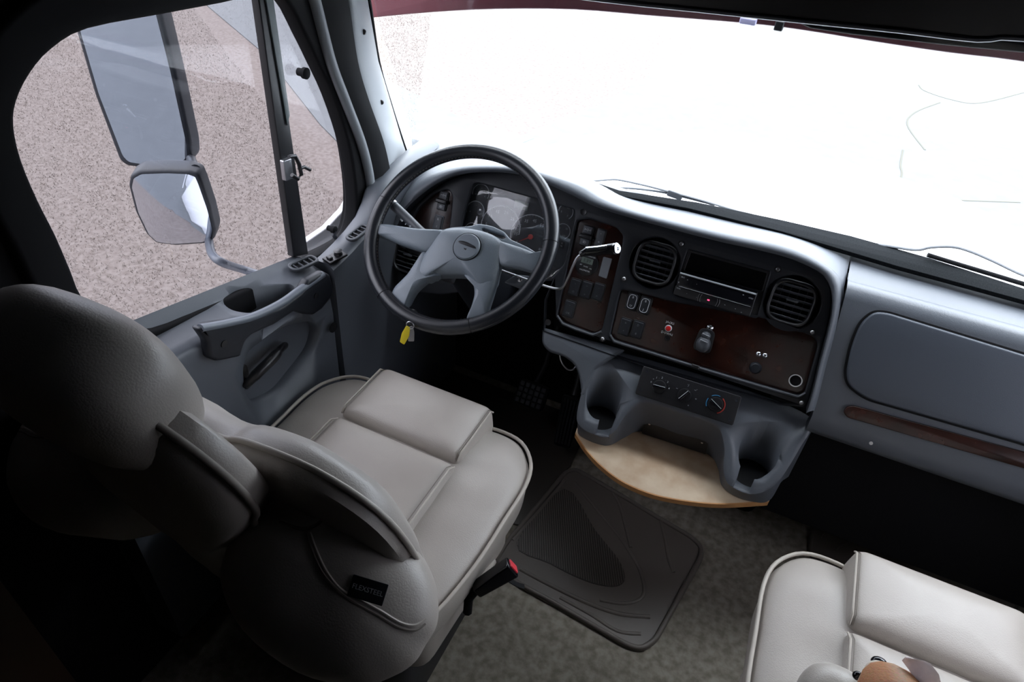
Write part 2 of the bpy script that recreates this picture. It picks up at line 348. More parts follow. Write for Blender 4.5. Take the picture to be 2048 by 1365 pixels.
vl = [VF.px(x, y) for x, y in ((700,42),(740,35),(870,23),(1000,17),(1150,18),(1300,30),(1490,45),(1600,58),(1750,82),(1900,104),(2048,122),(2300,168))]
o = plate('exterior_visor', [spl(vl,3,False)+[(vl[-1][0],1.78),(vl[0][0],1.78)]], VF, -.012, .012, M_maroon, None, .004); tag(o, 'maroon painted visor outside above the top of the windscreen', 'visor')
o = plate('clearance_lamp', [rect(VF.px(1500,38)[0], VF.px(1500,38)[1], .035, .014, .004)], VF, .013, .03, mat('lamp_lilac',(.5,.48,.7),.3), None, .003); tag(o, 'small pale lilac lamp on the maroon visor', 'lamp')
o = plate('visor_bracket', [rect(VF.px(1562,46)[0], VF.px(1562,46)[1], .018, .02, .003)], VF, .013, .035, M_black, None, .003); tag(o, 'small black bracket under the maroon visor beside the lilac lamp', 'bracket')
# front pillar
pl = []
for (p0, pm, p1) in (((676,-60),(704,-60),(722,-60)), ((688,0),(716,0),(737,0)), ((708,123),(738,123),(758,123)), ((758,277),(785,277),(804,277)), ((778,360),(804,350),(822,330)), ((788,420),(815,396),(838,375))):
    a = LF.px(*p0, .04); A0 = LF.pt(*a, .04); b = WS.px(*p1, .0); B0 = WS.pt(*b, .0); M0 = atdepth(*pm, ((A0-CP)@CM[:,2]+(B0-CP)@CM[:,2])/2-.035)
    row = [];
    for t in np.linspace(0,1,11): row.append((1-t)**2*A0+2*t*(1-t)*(2*M0-.5*A0-.5*B0)+t*t*B0)
    pl.append(row)
pl = [[A(*[np.interp(t, range(6), [pl[i][j][k] for i in range(6)]) for k in range(3)]) for j in range(11)] for t in np.linspace(0,5,21)]
pt_ = thing('pillar_trim', 'pale grey moulded trim on the pillar between door and windscreen', 'trim', pl[-1][5])
slab('trim_panel', pl, (-.012,.004,0), M_pil, pt_, 60)
for p in ((725,62),(763,190)):
    q = [r for r in pl]; d = min(((abs(CC[0]+CF*((x-CP)@CM[:,0])/((x-CP)@CM[:,2])-p[0])+abs(CC[1]+CF*((x-CP)@CM[:,1])/((x-CP)@CM[:,2])-p[1]), tuple(x)) for r in pl for x in r))
    x = A(*d[1]); nrm = CP-x; nrm = nrm/np.linalg.norm(nrm); f = Fr(x+nrm*.002, np.cross((0,0,1), nrm), (0,0,1)); lathe('screw', [(.006,-.002),(.006,.001),(.004,.003)], f, M_black, pt_, 14)
ge = [WS.pt(*WS.px(x, y), .004) for x, y in ((722,-80),(741,0),(760,123),(783,205),(806,277),(826,335),(842,380))]
o = tube('windscreen_gasket', spl(ge,5,False), .0035, M_rub, None); tag(o, 'thin black rubber gasket along the left edge of the windscreen', 'gasket')
# ---- driver's door
d1 = grp('door_1', (-1.0,.8,.1)); d1['label'] = "driver's door with grey moulded inner panel"
ring_o = offs(gl_loop, .05)
fr_px = spl([(570,-30),(617,0),(654,123),(690,220),(715,290),(726,350),(730,400),(724,440),(700,478),(670,500)], 3, False)
w2 = grp('window_2', (-1.02,.9,.85)); w2['label'] = 'tinted side window of the driver door'
plate('window_frame', [offs(gl_loop,.062), gl_loop], LF, -.012, .03, M_rub, w2, .008)
plate('pane', [offs(gl_loop,.006)], LF, -.006, -.002, M_tint, w2)
tube('door_edge_seal', spl([LF.pt(*LF.px(x, y, .035), .035) for x, y in ((618,-30),(629,0),(661,123),(690,200),(722,285),(738,350),(742,398))], 5, False), .013, M_pil, d1, k=10)
e0 = spl([LF.pt(*LF.px(x, y, .04), .04) for x, y in ((625,-30),(636,0),(664,123),(690,200),(724,285),(742,350),(750,402))], 5, False); e1 = spl([LF.pt(*LF.px(x, y, .05), .05) for x, y in ((685,-30),(697,0),(716,123),(738,200),(768,285),(782,350),(788,402))], 5, False)
slab('seal_with_pillar_shade', [e0, [.5*(a+b)+A(.008,-.004,0) for a, b in zip(e0, e1)], e1], (-.012,.004,0), M_rub, d1)  # black seal, widened to paint in the shade on the pillar's door-facing side
bar = LF.pxs([(507,-30),(534,-30),(612,507),(583,513)], .012)
plate('divider_bar', [bar], LF, .0, .020, M_black, w2, .003)
bar = LF.pxs([(521,-30),(538,-30),(570,180),(576,240)], .03)
plate('divider_channel', [LF.pxs([(524,-30),(540,-30),(577,230),(572,250),(560,180)], .02)], LF, .0195, .024, mat('teal_grey_rail',(.10,.13,.13),.4), w2, .001)
o = thing('window_latch', 'silver and black window latch on the divider bar', 'latch', LF.pt(*LF.px(575,362), .02))
plate('latch_plate', [rnd(LF.pxs([(566,322),(582,316),(587,356),(571,363)], .03), .004)], LF, .02, .032, M_steel, o, .002)
tube('latch_handle', [LF.pt(*LF.px(x, y, .05), .05) for x, y in ((578,314),(590,312),(598,328),(603,350),(596,358),(584,350))], .0045, M_black, o, k=8)
tube('latch_pin', [LF.pt(*LF.px(x, y, .05), .05) for x, y in ((598,338),(608,334),(620,340))], .004, M_black, o, k=8)
for nm, lb, p, r in (('window_stop', 'round black knob on the window edge high by the pillar', (612,147), .012), ('window_catch', 'small grey hooked catch at the lower front corner of the side window', (669,460), .010)):
    f = LF.at(*LF.px(*p, .02), .0); q = lathe(nm, [(r*.7,0),(r*.7,.012),(r,.014),(r,.022),(r*.6,.025)], f, M_rub, None, 18); tag(q, lb, 'window fitting')
    if nm == 'window_catch':
        q2 = tube('hook', [LF.pt(*LF.px(x, y, .02), .02) for x, y in ((669,462),(667,470),(671,476))], .006, M_greyd, q, k=8)
# moulded door panel: sections along y
def zin(y): return .831-(y-.685)*.137
def zout(y): return .903-(y-.635)*.205 if y > .5 else .93
secs = []
ys = list(np.linspace(.42,1.0,14))+[1.04,1.058,1.064]
for i, y in enumerate(ys):
    e_ = max(0, (y-1.04)/.024)*.010; z1 = zin(y)-e_; z0 = zout(y)-e_
    pr = [(-1.03,z0-.03),(-1.012,z0-.012),(-1.0,z1+.022),(-.985,z1+.012),(-.955,z1+.004),(-.938,z1-.002),(-.930-e_,z1-.012),(-.930-e_,z1-.05),(-.936,z1-.12),(-.940,z1-.2),(-.944,.35),(-.944,.12),(-1.03,.12)]
    secs.append([(x, y, z) for x, z in pr])
dp = loft('door_panel', secs, M_grey, d1, True, True, 45)
pocket = plate('c', [rnd([P[:2] for P in (onaxis(x, y, 2, .80) for x, y in ((448,628),(478,600),(580,566),(600,574),(588,596),(505,636),(468,640)))], .018)], WF(), .735, .9, M_grey, None, .0)
BOWL = Fr((-.93,0,0), (0,1,0), (0,0,1))
bowl = plate('c', [rnd(BOWL.pxs([(482,735),(490,700),(560,650),(618,640),(640,655),(630,700),(600,740),(560,790),(510,812),(490,790)], -.01), .03)], BOWL, -.038, .05, M_grey, None, 0)
cut(dp, [pocket, bowl])
# door furniture
DF_ = Fr((-.93,0,0), (0,1,0), (0,0,1))
hpx = [(393,658),(412,648),(470,640),(500,636),(560,612),(600,583),(612,560),(645,543),(656,548),(664,575),(660,592),(640,618),(622,630),(604,628),(584,622),(545,648),(500,668),(486,682),(477,712),(430,722),(415,716),(410,682)]
ph = plate('pull_handle', [rnd(DF_.pxs(hpx, .012), .006, 3)], DF_, -.006, .02, M_face, d1, .008)
tube('handle_grip', spl([DF_.pt(*DF_.px(x, y, .012), .012) for x, y in ((400,657),(450,648),(505,634),(560,608),(600,580),(645,549))], 5, False), .010, mat('blue_grey_grip',(.11,.125,.15),.4), d1, k=10, flat=.8)
for x, y in ((448,688),(632,592)):
    f = DF_.at(*DF_.px(x, y, .02), .0205); lathe('screw', [(.008,0),(.008,.0015),(.004,.001)], f, M_black, ph, 14)
LV = Fr((-.955,0,0), (0,1,0), (0,0,1))
tube('release_lever', spl([LV.pt(*LV.px(x, y, c), c) for x, y, c in ((487,765,.0),(497,765,.02),(520,742,.03),(545,718,.03),(560,700,.02),(567,694,.004))], 5, False), [.014]*8+[.017]*10+[.013]*8, M_black, d1, k=12, flat=.7)
plate('lever_bezel', [rnd(LV.pxs([(482,735),(492,728),(505,770),(492,782)], -.008), .008)], LV, -.012, -.006, M_black, d1, .002)
# vent in the door sill
def slotvent(name, f, w, h, parent, n=4, lab=None):
    t = plate(name, [rect(0,0,w,h,h*.48), rect(0,0,w-.014,h-.014,h*.35)], f, -.003, .005, M_greyd, parent, .002)
    plate('cavity', [rect(0,0,w-.012,h-.012,h*.4)], f, -.004, -.001, M_rub, t)
    for k in range(n): box('vane', f, -w/2+(k+1)*w/(n+1)-.0015, -w/2+(k+1)*w/(n+1)+.0015, -h/2+.008, h/2-.008, -.001, .003, M_greyd, t, .0005)
    return t
p0 = onaxis(588,541,2,.803); p1 = onaxis(626,524,2,.797); c = (p0+p1)/2; u = p1-p0
slotvent('air_vent', Fr(c+A(0,0,.006), u, np.cross((.14,0,1), u)), np.linalg.norm(u)*1.35, .034, d1)

# ================================================================== dashboard
Q0 = (-.066,1.40,.815)
DF = tilt(Q0, 25)
dash = thing('dashboard', 'full-width grey and charcoal dashboard with burl wood panels', 'dashboard', (0,1.45,.6))
lip_px = [(786,470),(795,440),(812,412),(845,382),(885,356),(930,343),(1000,341),(1060,350),(1100,367),(1150,390),(1193,411),(1285,439),(1424,476),(1563,508),(1632,536),(1655,556),(1666,585),(1666,620),(1657,665),(1640,730),(1624,795),(1614,826)]
seam_px = [(792,420),(805,395),(840,356),(880,340),(939,333),(1034,336),(1090,349),(1165,369),(1216,399),(1285,427),(1378,450),(1470,471),(1563,490),(1623,513),(1665,541),(1684,562),(1688,585),(1684,625),(1672,680),(1655,740),(1640,800),(1632,826)]
N1 = 90
lip = resample([DF.pt(*DF.px(x, y, .045), .045) for x, y in spl(lip_px, 5, False)], N1)
seam = resample([DF.pt(*DF.px(x, y, .012), .012) for x, y in spl(seam_px, 5, False)], N1)
inner = [DF.pt(*(A((p-DF.o)@DF.u, (p-DF.o)@DF.v)), -.004) for p in lip]
lip_in = [p+A(0,0.006,-.008) for p in lip]
mid = [.5*(a+b)+A(0,-.004,.010) for a, b in zip(lip, seam)]
rl = [[DF.pt(*DF.px(*DFp), .0) for DFp in ()]]
rows = [lip_in, lip, [.85*a+.15*b+A(0,-.003,.006) for a, b in zip(lip, seam)], mid, [.15*a+.85*b+A(0,0,.004) for a, b in zip(lip, seam)], seam, [p-A(0,0,.006)+A(0,.004,0) for p in seam]]
loft('dash_surround', rows, M_grey, dash, ang=70)
loft('brow', [lip_in, [.5*(a+b) for a, b in zip(lip_in, inner)], inner], M_face, dash, ang=70)
# top pad from the seam to the windscreen
_c = DF.pt(*DF.px(1684,562,.012), .012); ks = int(np.argmin([np.linalg.norm(p-_c) for p in seam]))+2
s1 = seam[:ks]
for i_, p in enumerate(s1):
    pass
back = [A(min(max(p[0]*1.0-.02*(1-(i/ks)), -.97), 1), 1.598, .918) for i, p in enumerate(s1)]
tp = [[A(*(p*(1-t)+b*t))+A(0,0,.004*math.sin(PI*t)) for p, b in zip(s1, back)] for t in np.linspace(0,1,9)]
loft('top_pad', [[p-A(0,0,.008) for p in tp[0]]]+tp, M_grey, dash, ang=70)
# passenger side
xs = np.linspace(0,1,24)
def pcol(t):
    prof = [(.118,-.10),(.112,-.03),(.108,.000),(.104,.016),(.092,.030),(.070,.034),(.0,.030),(-.12,.028),(-.20,.026),(-.232,.018),(-.246,0),(-.25,-.04)]
    out = []
    for b, cc in prof:
        k = (.11-b)/.36; a0 = .246+.030*min(k*1.2,1)-.0*(k); out.append(DF.pt(a0+(1.02-a0)*t, b-.03*t*0, cc))
    return out
cols = [pcol(t) for t in xs]
pr_rows = [[cols[j][i] for j in range(len(cols))] for i in range(len(cols[0]))]
loft('passenger_panel', pr_rows, M_grey, dash, ang=60)
loft('panel_edge', [[p for p in cols[0]], [p+A(0.0,.04,-.004) for p in cols[0]]], M_face, dash, ang=60)
sp = pr_rows[2]
bk = [A(max(p[0],.17), 1.598, .918) for p in sp]
loft('passenger_top', [[p-A(0,0,.006) for p in sp]]+[[p*(1-t)+b*t+A(0,0,.004*math.sin(PI*t)) for p, b in zip(sp, bk)] for t in np.linspace(0,1,9)], M_grey, dash, ang=70)
gpx = [(1696,770),(1692,745),(1703,690),(1722,645),(1748,624),(1775,626),(2048,710),(2300,790),(2300,975),(2048,888),(1730,797)]
gd = rnd(DF.pxs(gpx, .036), .03)
plate('glovebox_gap', [offs(gd, .005)], DF, .02, .0345, M_rub, dash, .002)
gb = plate('glovebox_door', [gd], DF, .025, .040, mat('slate_plastic',(.055,.064,.082),.45,bump=.25,bscale=900), dash, .005)
wpx = [(1686,824),(1692,814),(1706,811),(2048,904),(2300,972),(2300,1012),(2048,937),(1712,840),(1694,835)]
plate('wood_strip', [rnd(DF.pxs(wpx, .03), .006, 3)], DF, .02, .0345, M_wood, dash, .002)
plate('lower_panel', [rect(.62,-.42,.86,.36)], tilt(DF.pt(0,0,-.03), 5), -.02, .0, M_dark, dash, .01)
for k, p in enumerate(((1742,887),)):
    f = DF.at(*DF.px(*p, .03), .03); lathe('screw', [(.004,0),(.004,.001),(.002,.001)], f, M_steel, dash, 10)

# dark face plate with its openings
bot_px = [(1614,826),(1560,812),(1402,766),(1250,722),(1160,690),(1085,664),(1088,600),(1105,560),(1000,575),(880,590),(800,580),(786,520)]
face_loop = [(( (p-DF.o)@DF.u), ((p-DF.o)@DF.v)) for p in inner] + DF.pxs(bot_px)[1:]
pane = rnd(DF.pxs([(955,366),(1150,420),(1149,440),(1128,528),(1100,560),(960,540),(906,530),(930,420),(945,370)]), .008)
pod = rnd(DF.pxs([(812,500),(818,450),(838,415),(868,388),(896,378),(905,392),(900,440),(886,520),(850,512)]), .012)
sw1 = rnd(DF.pxs([(1154,442),(1177,438),(1232,455),(1246,471),(1244,490),(1203,661),(1186,668),(1125,645),(1114,632)]), .008)
bigw = rnd(DF.pxs([(1241,579),(1306,594),(1351,606),(1512,634),(1532,639),(1628,674),(1636,690),(1609,787),(1596,792),(1402,735),(1228,680),(1220,671)]), .010)
vL = DF.px(1309,527); vR = DF.px(1583,606); vD = DF.px(816,514)
radio_open = rnd(DF.pxs([(1376,499),(1540,543),(1513,634),(1346,590)]), .004)
holes = [pane, pod, sw1, bigw, circ(*vL,.060,28,.062), circ(*vR,.060,28,.062), radio_open, circ(*vD,.050,28,.055)]
fp = plate('face_plate', [face_loop]+holes, DF, -.016, 0, M_face, dash, .004)
plate('face_backing', [offs(face_loop, -.012)], DF, -.075, -.070, M_rub, dash)
plate('driver_wood_panel', [pod], DF, -.014, -.009, M_wood, dash, .001)
plate('switch_wood_panel', [sw1], DF, -.014, -.009, M_wood, dash, .001)
plate('centre_wood_panel', [bigw], DF, -.014, -.009, M_wood, dash, .001)
# raised lips below the two wood panels
for q in ([(1114,632),(1125,648),(1150,659),(1186,671),(1203,664)], [(1220,671),(1228,684),(1300,706),(1385,732),(1402,738),(1500,767),(1596,795),(1611,787)]):
    tube('panel_lip', [DF.pt(*DF.px(x, y, .002), .001) for x, y in q], .0035, M_greyd, dash, k=8)
# left end of the dash: pod top with mirror switch and vent, kick panel below
secs = []
for y, zt in ((1.072,.790),(1.10,.792),(1.15,.80),(1.20,.812),(1.25,.830),(1.28,.856),(1.30,.885),(1.36,.90),(1.5,.92),(1.58,.925),(1.585,.86),(1.72,.84)):
    zi = zt-.004; xi = -.925
    secs.append([(-.990,y,zt-.05),(-.985,y,zt-.006),(-.978,y,zt+.001),(-.95,y,zt+.001),(xi-.008,y,zi),(xi,y,zi-.008),(xi,y,zi-.05),(xi-.004,y,.5),(xi-.006,y,.0),(-.99,y,.0)])
loft('dash_side_panel', secs, M_grey, dash, closed=True, caps=True, ang=45)
c = onaxis(670,512,2,.800); SWF = Fr(c+A(0,0,-.006), (.25,1,.05), (-1,.25,.02))
ms = plate('mirror_switch', [rect(0,0,.055,.032,.004)], SWF, 0, .006, M_black, dash, .002)
lathe('joystick', [(.011,.006),(.009,.012),(.011,.016),(.006,.018)], SWF.at(.010,0), M_black, ms, 16)
box('selector', SWF, -.022, -.010, -.008, .008, .006, .012, M_black, ms)
c = onaxis(716,468,2,.82); slotvent('demister_vent', Fr(c+A(0,0,.002), (.12,1,.15), (-1,.12,.0)), .070, .034, dash)
p = onaxis(666,655,0,-.925); lathe('plug', [(.014,0),(.014,.002),(.005,.003)], Fr(p, (0,1,0), (0,0,1)), M_rub, dash, 18)

def vent(f, w, h, parent, nv=6, dark=False):
    t = plate('air_vent', [rnd([(-w/2,-h/2),(w/2,-h/2),(w/2,h/2),(-w/2,h/2)], w*.36, 8), rnd([(-w/2+.007,-h/2+.007),(w/2-.007,-h/2+.007),(w/2-.007,h/2-.007),(-w/2+.007,h/2-.007)], w*.31, 8)], f, -.022, .010, M_black, parent, .004)
    plate('cavity', [rnd([(-w/2+.003,-h/2+.003),(w/2-.003,-h/2+.003),(w/2-.003,h/2-.003),(-w/2+.003,h/2-.003)], w*.33)], f, -.05, -.045, M_rub, t)
    for k in range(nv):
        b = -h/2+.014+(h-.028)*k/(nv-1); q = abs(b)/(h/2); ww = (w-.012)/2*(1 if q < .55 else math.sqrt(max(.05, 1-((q-.55)/.55)**2)))
        g_ = Fr(f.pt(0, b, -.004), f.u, f.v*.45+f.n*.9); plate('vane', [rect(0,0,2*ww,.012,.002)], g_, -.0009, .0009, M_grey, t, .0003)
    for k in range(4):
        a = -w/2+.022+(w-.044)*k/3; g_ = Fr(f.pt(a, 0, -.022), f.v, f.n); plate('rear_vane', [rect(0,0,h-.024,.012)], g_, -.0008, .0008, M_black, t, 0)
    box('vane_tab', f, -.013, .013, .003, .008, .003, .009, M_greyd, t, .001)
    return t
vent(DF.at(*vL, -.002), .098, .100, dash); vent(DF.at(*vR, -.002), .098, .100, dash)
vent(DF.at(*vD, -.002), .084, .092, dash, 6)
# screws in the face
for p in ((1363,488),(1248,558),(1556,539),(1625,665),(1205,678),(1603,806)):
    f = DF.at(*DF.px(*p)); s = lathe('face_screw', [(.0048,0),(.0048,.002),(.003,.0035),(.0018,.0034),(.0015,.001),(0,.001)], f, M_steel, dash, 16); tube('washer', [f.pt(.0068*math.cos(t), .0068*math.sin(t), .0005) for t in np.linspace(0,2*PI,16,endpoint=False)], .0012, M_black, s, True, 6)
for p in ((1167,424),(1096,645)):
    f = DF.at(*DF.px(*p)); lathe('face_bolt', [(.008,0),(.008,.002),(.004,.001)], f, M_black, dash, 16)
# rocker switches
def rocker(p, w=.024, h=.040, marks=('II','II'), rim=M_black, parent=dash, lit=False, c=-.009, oval=False):
    f = DF.at(*DF.px(*p, c), c)
    t = plate('rocker_switch', [rect(0,0,w+.006,h+.006,.005)], f, -.002, .003, rim, parent, .001)
    k = plate('rocker', [rect(0,0,w,h,.008 if oval else .003)], f, .0, .007, M_face if not lit else M_greyd, t, .002)
    texts('switch_symbols', [(marks[0], 0, h*.27, .008, 0), (marks[1], 0, -h*.27, .008, 0)], f, M_print if oval or lit else M_printd, k, .0071)['kind'] = 'stuff'
    if oval: tube('switch_outline', [f.pt(a, b, .0072) for a, b in rect(0,0,w*.8,h*.86,w*.38)], .0006, M_print, k, True, 5)
    return t
M_lit = M_greyd
def paddle(p, w=.028, h=.052, marks=('>O<','ID')):
    f = DF.at(*DF.px(*p, -.009), -.009)
    t = plate('toggle_switch', [rect(0,0,w,h,.004)], f, -.002, .004, M_black, dash, .001)
    box('upper_key', f, -w/2+.003, w/2-.003, .006, h/2-.002, .004, .008, M_greyd, t, .001)
    box('lower_key', f, -w/2+.003, w/2-.003, -h/2+.002, -.008, .004, .008, M_greyd, t, .001)
    box('paddle', f, -w/2-.002, w/2+.002, -.007, .004, .003, .018, M_black, t, .003)
    texts('switch_symbols', [(marks[0], 0, .015, .009, 0), (marks[1], 0, -.016, .009, 0)], f, M_print, t, .0082)['kind'] = 'stuff'
paddle((887,402)); rocker((877,446), .022, .036, ('R','S'), M_grey, lit=True)
paddle((1174,472)); rocker((1201,476), .018, .040, ('-','='), lit=True)
rocker((1150,575), marks=('-','O')); rocker((1173,580), marks=('~','o')); rocker((1197,584), marks=('-','=')); rocker((1139,618), marks=('-','OK'))
rocker((1265,603), .024, .040, ('II','U'), oval=True); rocker((1290,611), .024, .040, ('II','J'), oval=True)
rocker((1250,654), marks=('=','*')); rocker((1275,659), marks=('D','8'))
# round digital clock/gauge and blank grey plate
f = DF.at(*DF.px(1174,528,-.009), -.009)
ck = lathe('round_clock', [(.030,0),(.030,.004),(.027,.006),(.0,.006)], f, M_black, dash, 32)
plate('display', [rect(0,.008,.030,.014,.001)], f, .006, .0068, M_lcd, ck); texts('digits', [('1:39', 0,.008,.012,0)], f, M_black, ck, .0069)
texts('clock_marks', [('ALARM  CHARGER', 0,.020,.0045,0), ('SET', -.013,-.005,.004,0), ('MODE', 0,-.007,.004,0), ('ON', .013,-.009,.004,0), ('VOLTMETER', 0,-.017,.005,0)], f, M_print, ck, .0062)['kind'] = 'stuff'
plate('grey_cover_plate', [rnd(DF.pxs([(1207,514),(1224,518),(1213,558),(1197,552)], -.006), .002)], DF, -.009, -.004, mat('grey_blank',(.17,.18,.20),.4), dash, .001)
# lamp, knobs, sockets on the centre wood panel
f = DF.at(*DF.px(1337,657,-.009), -.009)
jl = lathe('jacks_lamp', [(.0085,0),(.0085,.003),(.007,.004)], f, M_print, dash, 20); lathe('red_lens', [(.0065,.003),(.0065,.005),(.003,.0065),(0,.007)], f, M_red, jl, 20)
tl = texts('lettering', [('JACKS', 0, .014, .0075, 0), ('DOWN', 0, -.0135, .0085, 0)], f, M_print, jl, .0005)
f = DF.at(*DF.px(1335,676,-.009), -.009); lathe('buzzer_hole', [(.007,0),(.007,.003),(.005,.003),(.005,.001)], f, M_black, dash, 16)
f = DF.at(*DF.px(1409,682,-.009), -.009)
tp_ = plate('socket_base', [rnd([(-.022,-.028),(.022,-.028),(.018,.030),(-.018,.030)], .014)], f, 0, .004, M_black, dash, .001)
pillow('socket_cap', circ(0,-.008,.017,20,.020), f.at(0,0,.004), .016, M_greyd, tp_, side=.0, e=3)
pillow('socket_hinge', circ(0,.014,.011,16,.010), f.at(0,0,.004), .012, M_greyd, tp_, side=.0, e=3)
for a, b, cc in ((.0,.018,.017),(.0,.003,.020)): tube('bright_edge', [f.pt(a-.009, b+.001, cc), f.pt(a, b, cc+.001), f.pt(a+.009, b-.001, cc)], .0006, M_print, tp_, k=5)
f = DF.at(*DF.px(1420,656,-.009), -.009); lathe('chrome_screw', [(.0075,0),(.0075,.002),(.003,.005),(.0,.004)], f, M_chrome, dash, 18)
for p in ((1517,709),(1530,712)): lathe('chrome_stud', [(.0060,0),(.0060,.002),(.003,.005),(0,.0055)], DF.at(*DF.px(*p, -.009), -.009), M_chrome, dash, 16)
lathe('rubber_button', [(.014,0),(.014,.004),(.010,.009),(0,.010)], DF.at(*DF.px(1511,736,-.009), -.009), M_face, dash, 22)
f = DF.at(*DF.px(1591,761,-.009), -.009); s = lathe('power_socket', [(.0150,0),(.0150,.004),(.0125,.004),(.0115,-.0)], f, M_chrome, dash, 28); lathe('socket_well', [(.0120,.002),(.0,.0015)], f, M_rub, s, 20)
box('notch', DF.at(*DF.px(1391,733,.002), .0), -.010,.010,-.006,.004,-.002,.005, M_black, dash)

# ---- radio and storage slot
rd = thing('radio', 'black single-slot car stereo with a bright silver strip along its top', 'radio', DF.pt(-.012,-.005,-.02))
r0, r1 = DF.px(1363,546), DF.px(1512,588); ra = math.atan2(r1[1]-r0[1], r1[0]-r0[0])
RF = Fr(DF.pt((r0[0]+r1[0])/2, (r0[1]+r1[1])/2, .004), DF.u*math.cos(ra)+DF.v*math.sin(ra), DF.v)
rw = .182
box('radio_body', RF, -rw/2, rw/2, -.054, .006, -.06, .0, M_gloss, rd, .002)
fpn = box('flip_front', RF, -rw/2+.001, rw/2-.001, -.030, .0, .0, .008, M_gloss, rd, .002)
tube('chrome_strip', [RF.pt(-rw/2+.002,.0,.008), RF.pt(rw/2-.002,.0,.008)], .0022, mat('brushed_strip', (.62,.65,.70), .38, .6), rd, k=8)
tube('lower_line', [RF.pt(-rw/2+.008,-.0305,.0085), RF.pt(rw/2-.006,-.0305,.0085)], .0006, M_steel, rd, k=5)
lowr = box('control_bar', RF, -rw/2, rw/2, -.054, -.0315, .0, .006, M_black, rd, .002)
for s_ in (-1, 1):
    for q in (0, .005):
        tube('bright_bracket', [RF.pt(s_*(.016+q)+s_*.004*math.cos(t)-.008, -.043+.010*math.sin(t), .0065) for t in np.linspace(-1.1,1.1,7)], .0007, M_steel, lowr, k=5)
box('red_indicator', RF, -.011,-.006,-.0445,-.0415,.006,.0068, M_led, lowr, .0003)
texts('radio_print', [('-', -.068,-.010,.010,0), ('SRC', -.080,-.008,.005,0), ('-', .062,-.008,.012,0), ('OPEN', .080,-.012,.004,0), ('.', -.045,-.012,.01,0), ('<', -.086,-.022,.006,0), ('VOL', -.082,-.036,.005,0), ('.', -.060,-.040,.01,0), ('.', -.036,-.042,.01,0), ('-', .030,-.042,.01,0), ('-', .055,-.044,.01,0), ('-', .070,-.048,.01,0)], RF, M_print, rd, .0083)['kind'] = 'stuff'
sl = rnd(DF.pxs([(1381,506),(1534,547),(1524,583),(1368,542)]), .003)
slot = plate('storage_slot', [radio_open, sl], DF, -.014, -.004, M_black, dash, .001)
plate('slot_back', [offs(sl, .004)], DF, -.066, -.062, M_rub, slot)

# ---- instrument cluster
CL = DF.at(0,0,-.030)
cl = thing('instrument_cluster', 'instrument cluster with dials behind a clear lens above the steering column', 'gauge cluster', CL.pt(*CL.px(1040,450)))
plate('dial_panel', [offs(pane, .006)], CL, -.006, 0, M_dial, cl)
pp = np.array([p for p in offs(pane, .002)]); a0_, a1_ = pp[:,0].min(), pp[:,0].max(); lr = []
for a_ in np.linspace(a0_+.001, a1_-.001, 24):
    bs = []
    for i in range(len(pp)):
        p, q = pp[i], pp[(i+1)%len(pp)]
        if (p[0]-a_)*(q[0]-a_) <= 0 and p[0] != q[0]: bs.append(p[1]+(q[1]-p[1])*(a_-p[0])/(q[0]-p[0]))
    k_ = (a1_-a_)/(a1_-a0_); lr.append([CL.pt(a_, b_, .024-.016*k_*k_) for b_ in np.linspace(min(bs), max(bs), 8)])
slab('lens', lr, (0,.0015,0), M_pane, cl, 80)
def gauge(p, rpx, nums, a0, a1, needle, small=False, nr=.74, fs=.0105):
    a, b = CL.px(*p); f = CL.at(a, b); e_ = CL.px(p[0]+rpx, p[1]+rpx*.3); R = math.hypot(e_[0]-a, e_[1]-b)
    gg = lathe('gauge', [(R*1.02,0),(R*1.02,.001),(R*.0,.001)], f, M_dial, cl, 36)
    arc = [f.pt(R*math.cos(t), R*math.sin(t), .0014) for t in np.linspace(a0, a1, 40)]
    tube('scale_ring', arc, R*.022 if not small else R*.05, M_print, gg, k=5)
    it = [('I', R*.95*math.cos(t), R*.95*math.sin(t), R*.07, t-PI/2) for t in np.linspace(a0, a1, 33 if not small else 9)]
    n = len(nums)
    for k, s_ in enumerate(nums):
        t = a0+(a1-a0)*(k+.5)/n if not small else a0+(a1-a0)*k/(n-1)
        it.append((s_, R*nr*math.cos(t), R*nr*math.sin(t), fs, 0))
    texts('dial_print', it, f, M_print, gg, .0016, .0001)
    if needle is not None:
        L = R*.6; q = Fr(f.pt(0,0,.003), f.u*math.cos(needle)+f.v*math.sin(needle), -f.u*math.sin(needle)+f.v*math.cos(needle))
        plate('needle', [[(-L*.2,-.002),(L,-.0006),(L,.0006),(-L*.2,.002)]], q, 0, .0015, M_ndl, gg); lathe('needle_hub', [(R*.12,.001),(R*.12,.005),(0,.006)], f, M_ndl if needle else M_black, gg, 16)
D2 = math.radians
gauge((1001,455), 38, ['0','5','10','15','20','25','30'], D2(235), D2(-5), None, fs=.0115)
gauge((1062,474), 40, ['5','15','25','35','45','55','65','75','85'], D2(232), D2(-52), D2(215), fs=.0115)
gauge((962,387), 16, ['H','-','C'], D2(200), D2(-20), None, True, .6, .006)
gauge((951,422), 17, ['0','-','60'], D2(200), D2(-20), None, True, .6, .006)
gauge((944,462), 14, ['C','H'], D2(180), D2(20), None, True, .6, .006)
gauge((1132,424), 14, ['E','1/2','F'], D2(190), D2(-50), None, True, .6, .006)
gauge((1126,463), 14, ['0','75','150'], D2(150), D2(-60), None, True, .6, .006)
f = CL.at(*CL.px(1043,411)); box('message_display', f, -.020,.020,-.010,.010,.001,.003, M_lcd, cl, .0005)
f = CL.at(*CL.px(1124,490)); bx_ = box('gear_display', f, -.006,.006,-.009,.009,.001,.003, M_black, cl, .0005); texts('gear_letters', [('R', 0,.004,.006,0), ('N', 0,-.003,.006,0)], f, M_print, bx_, .0031)
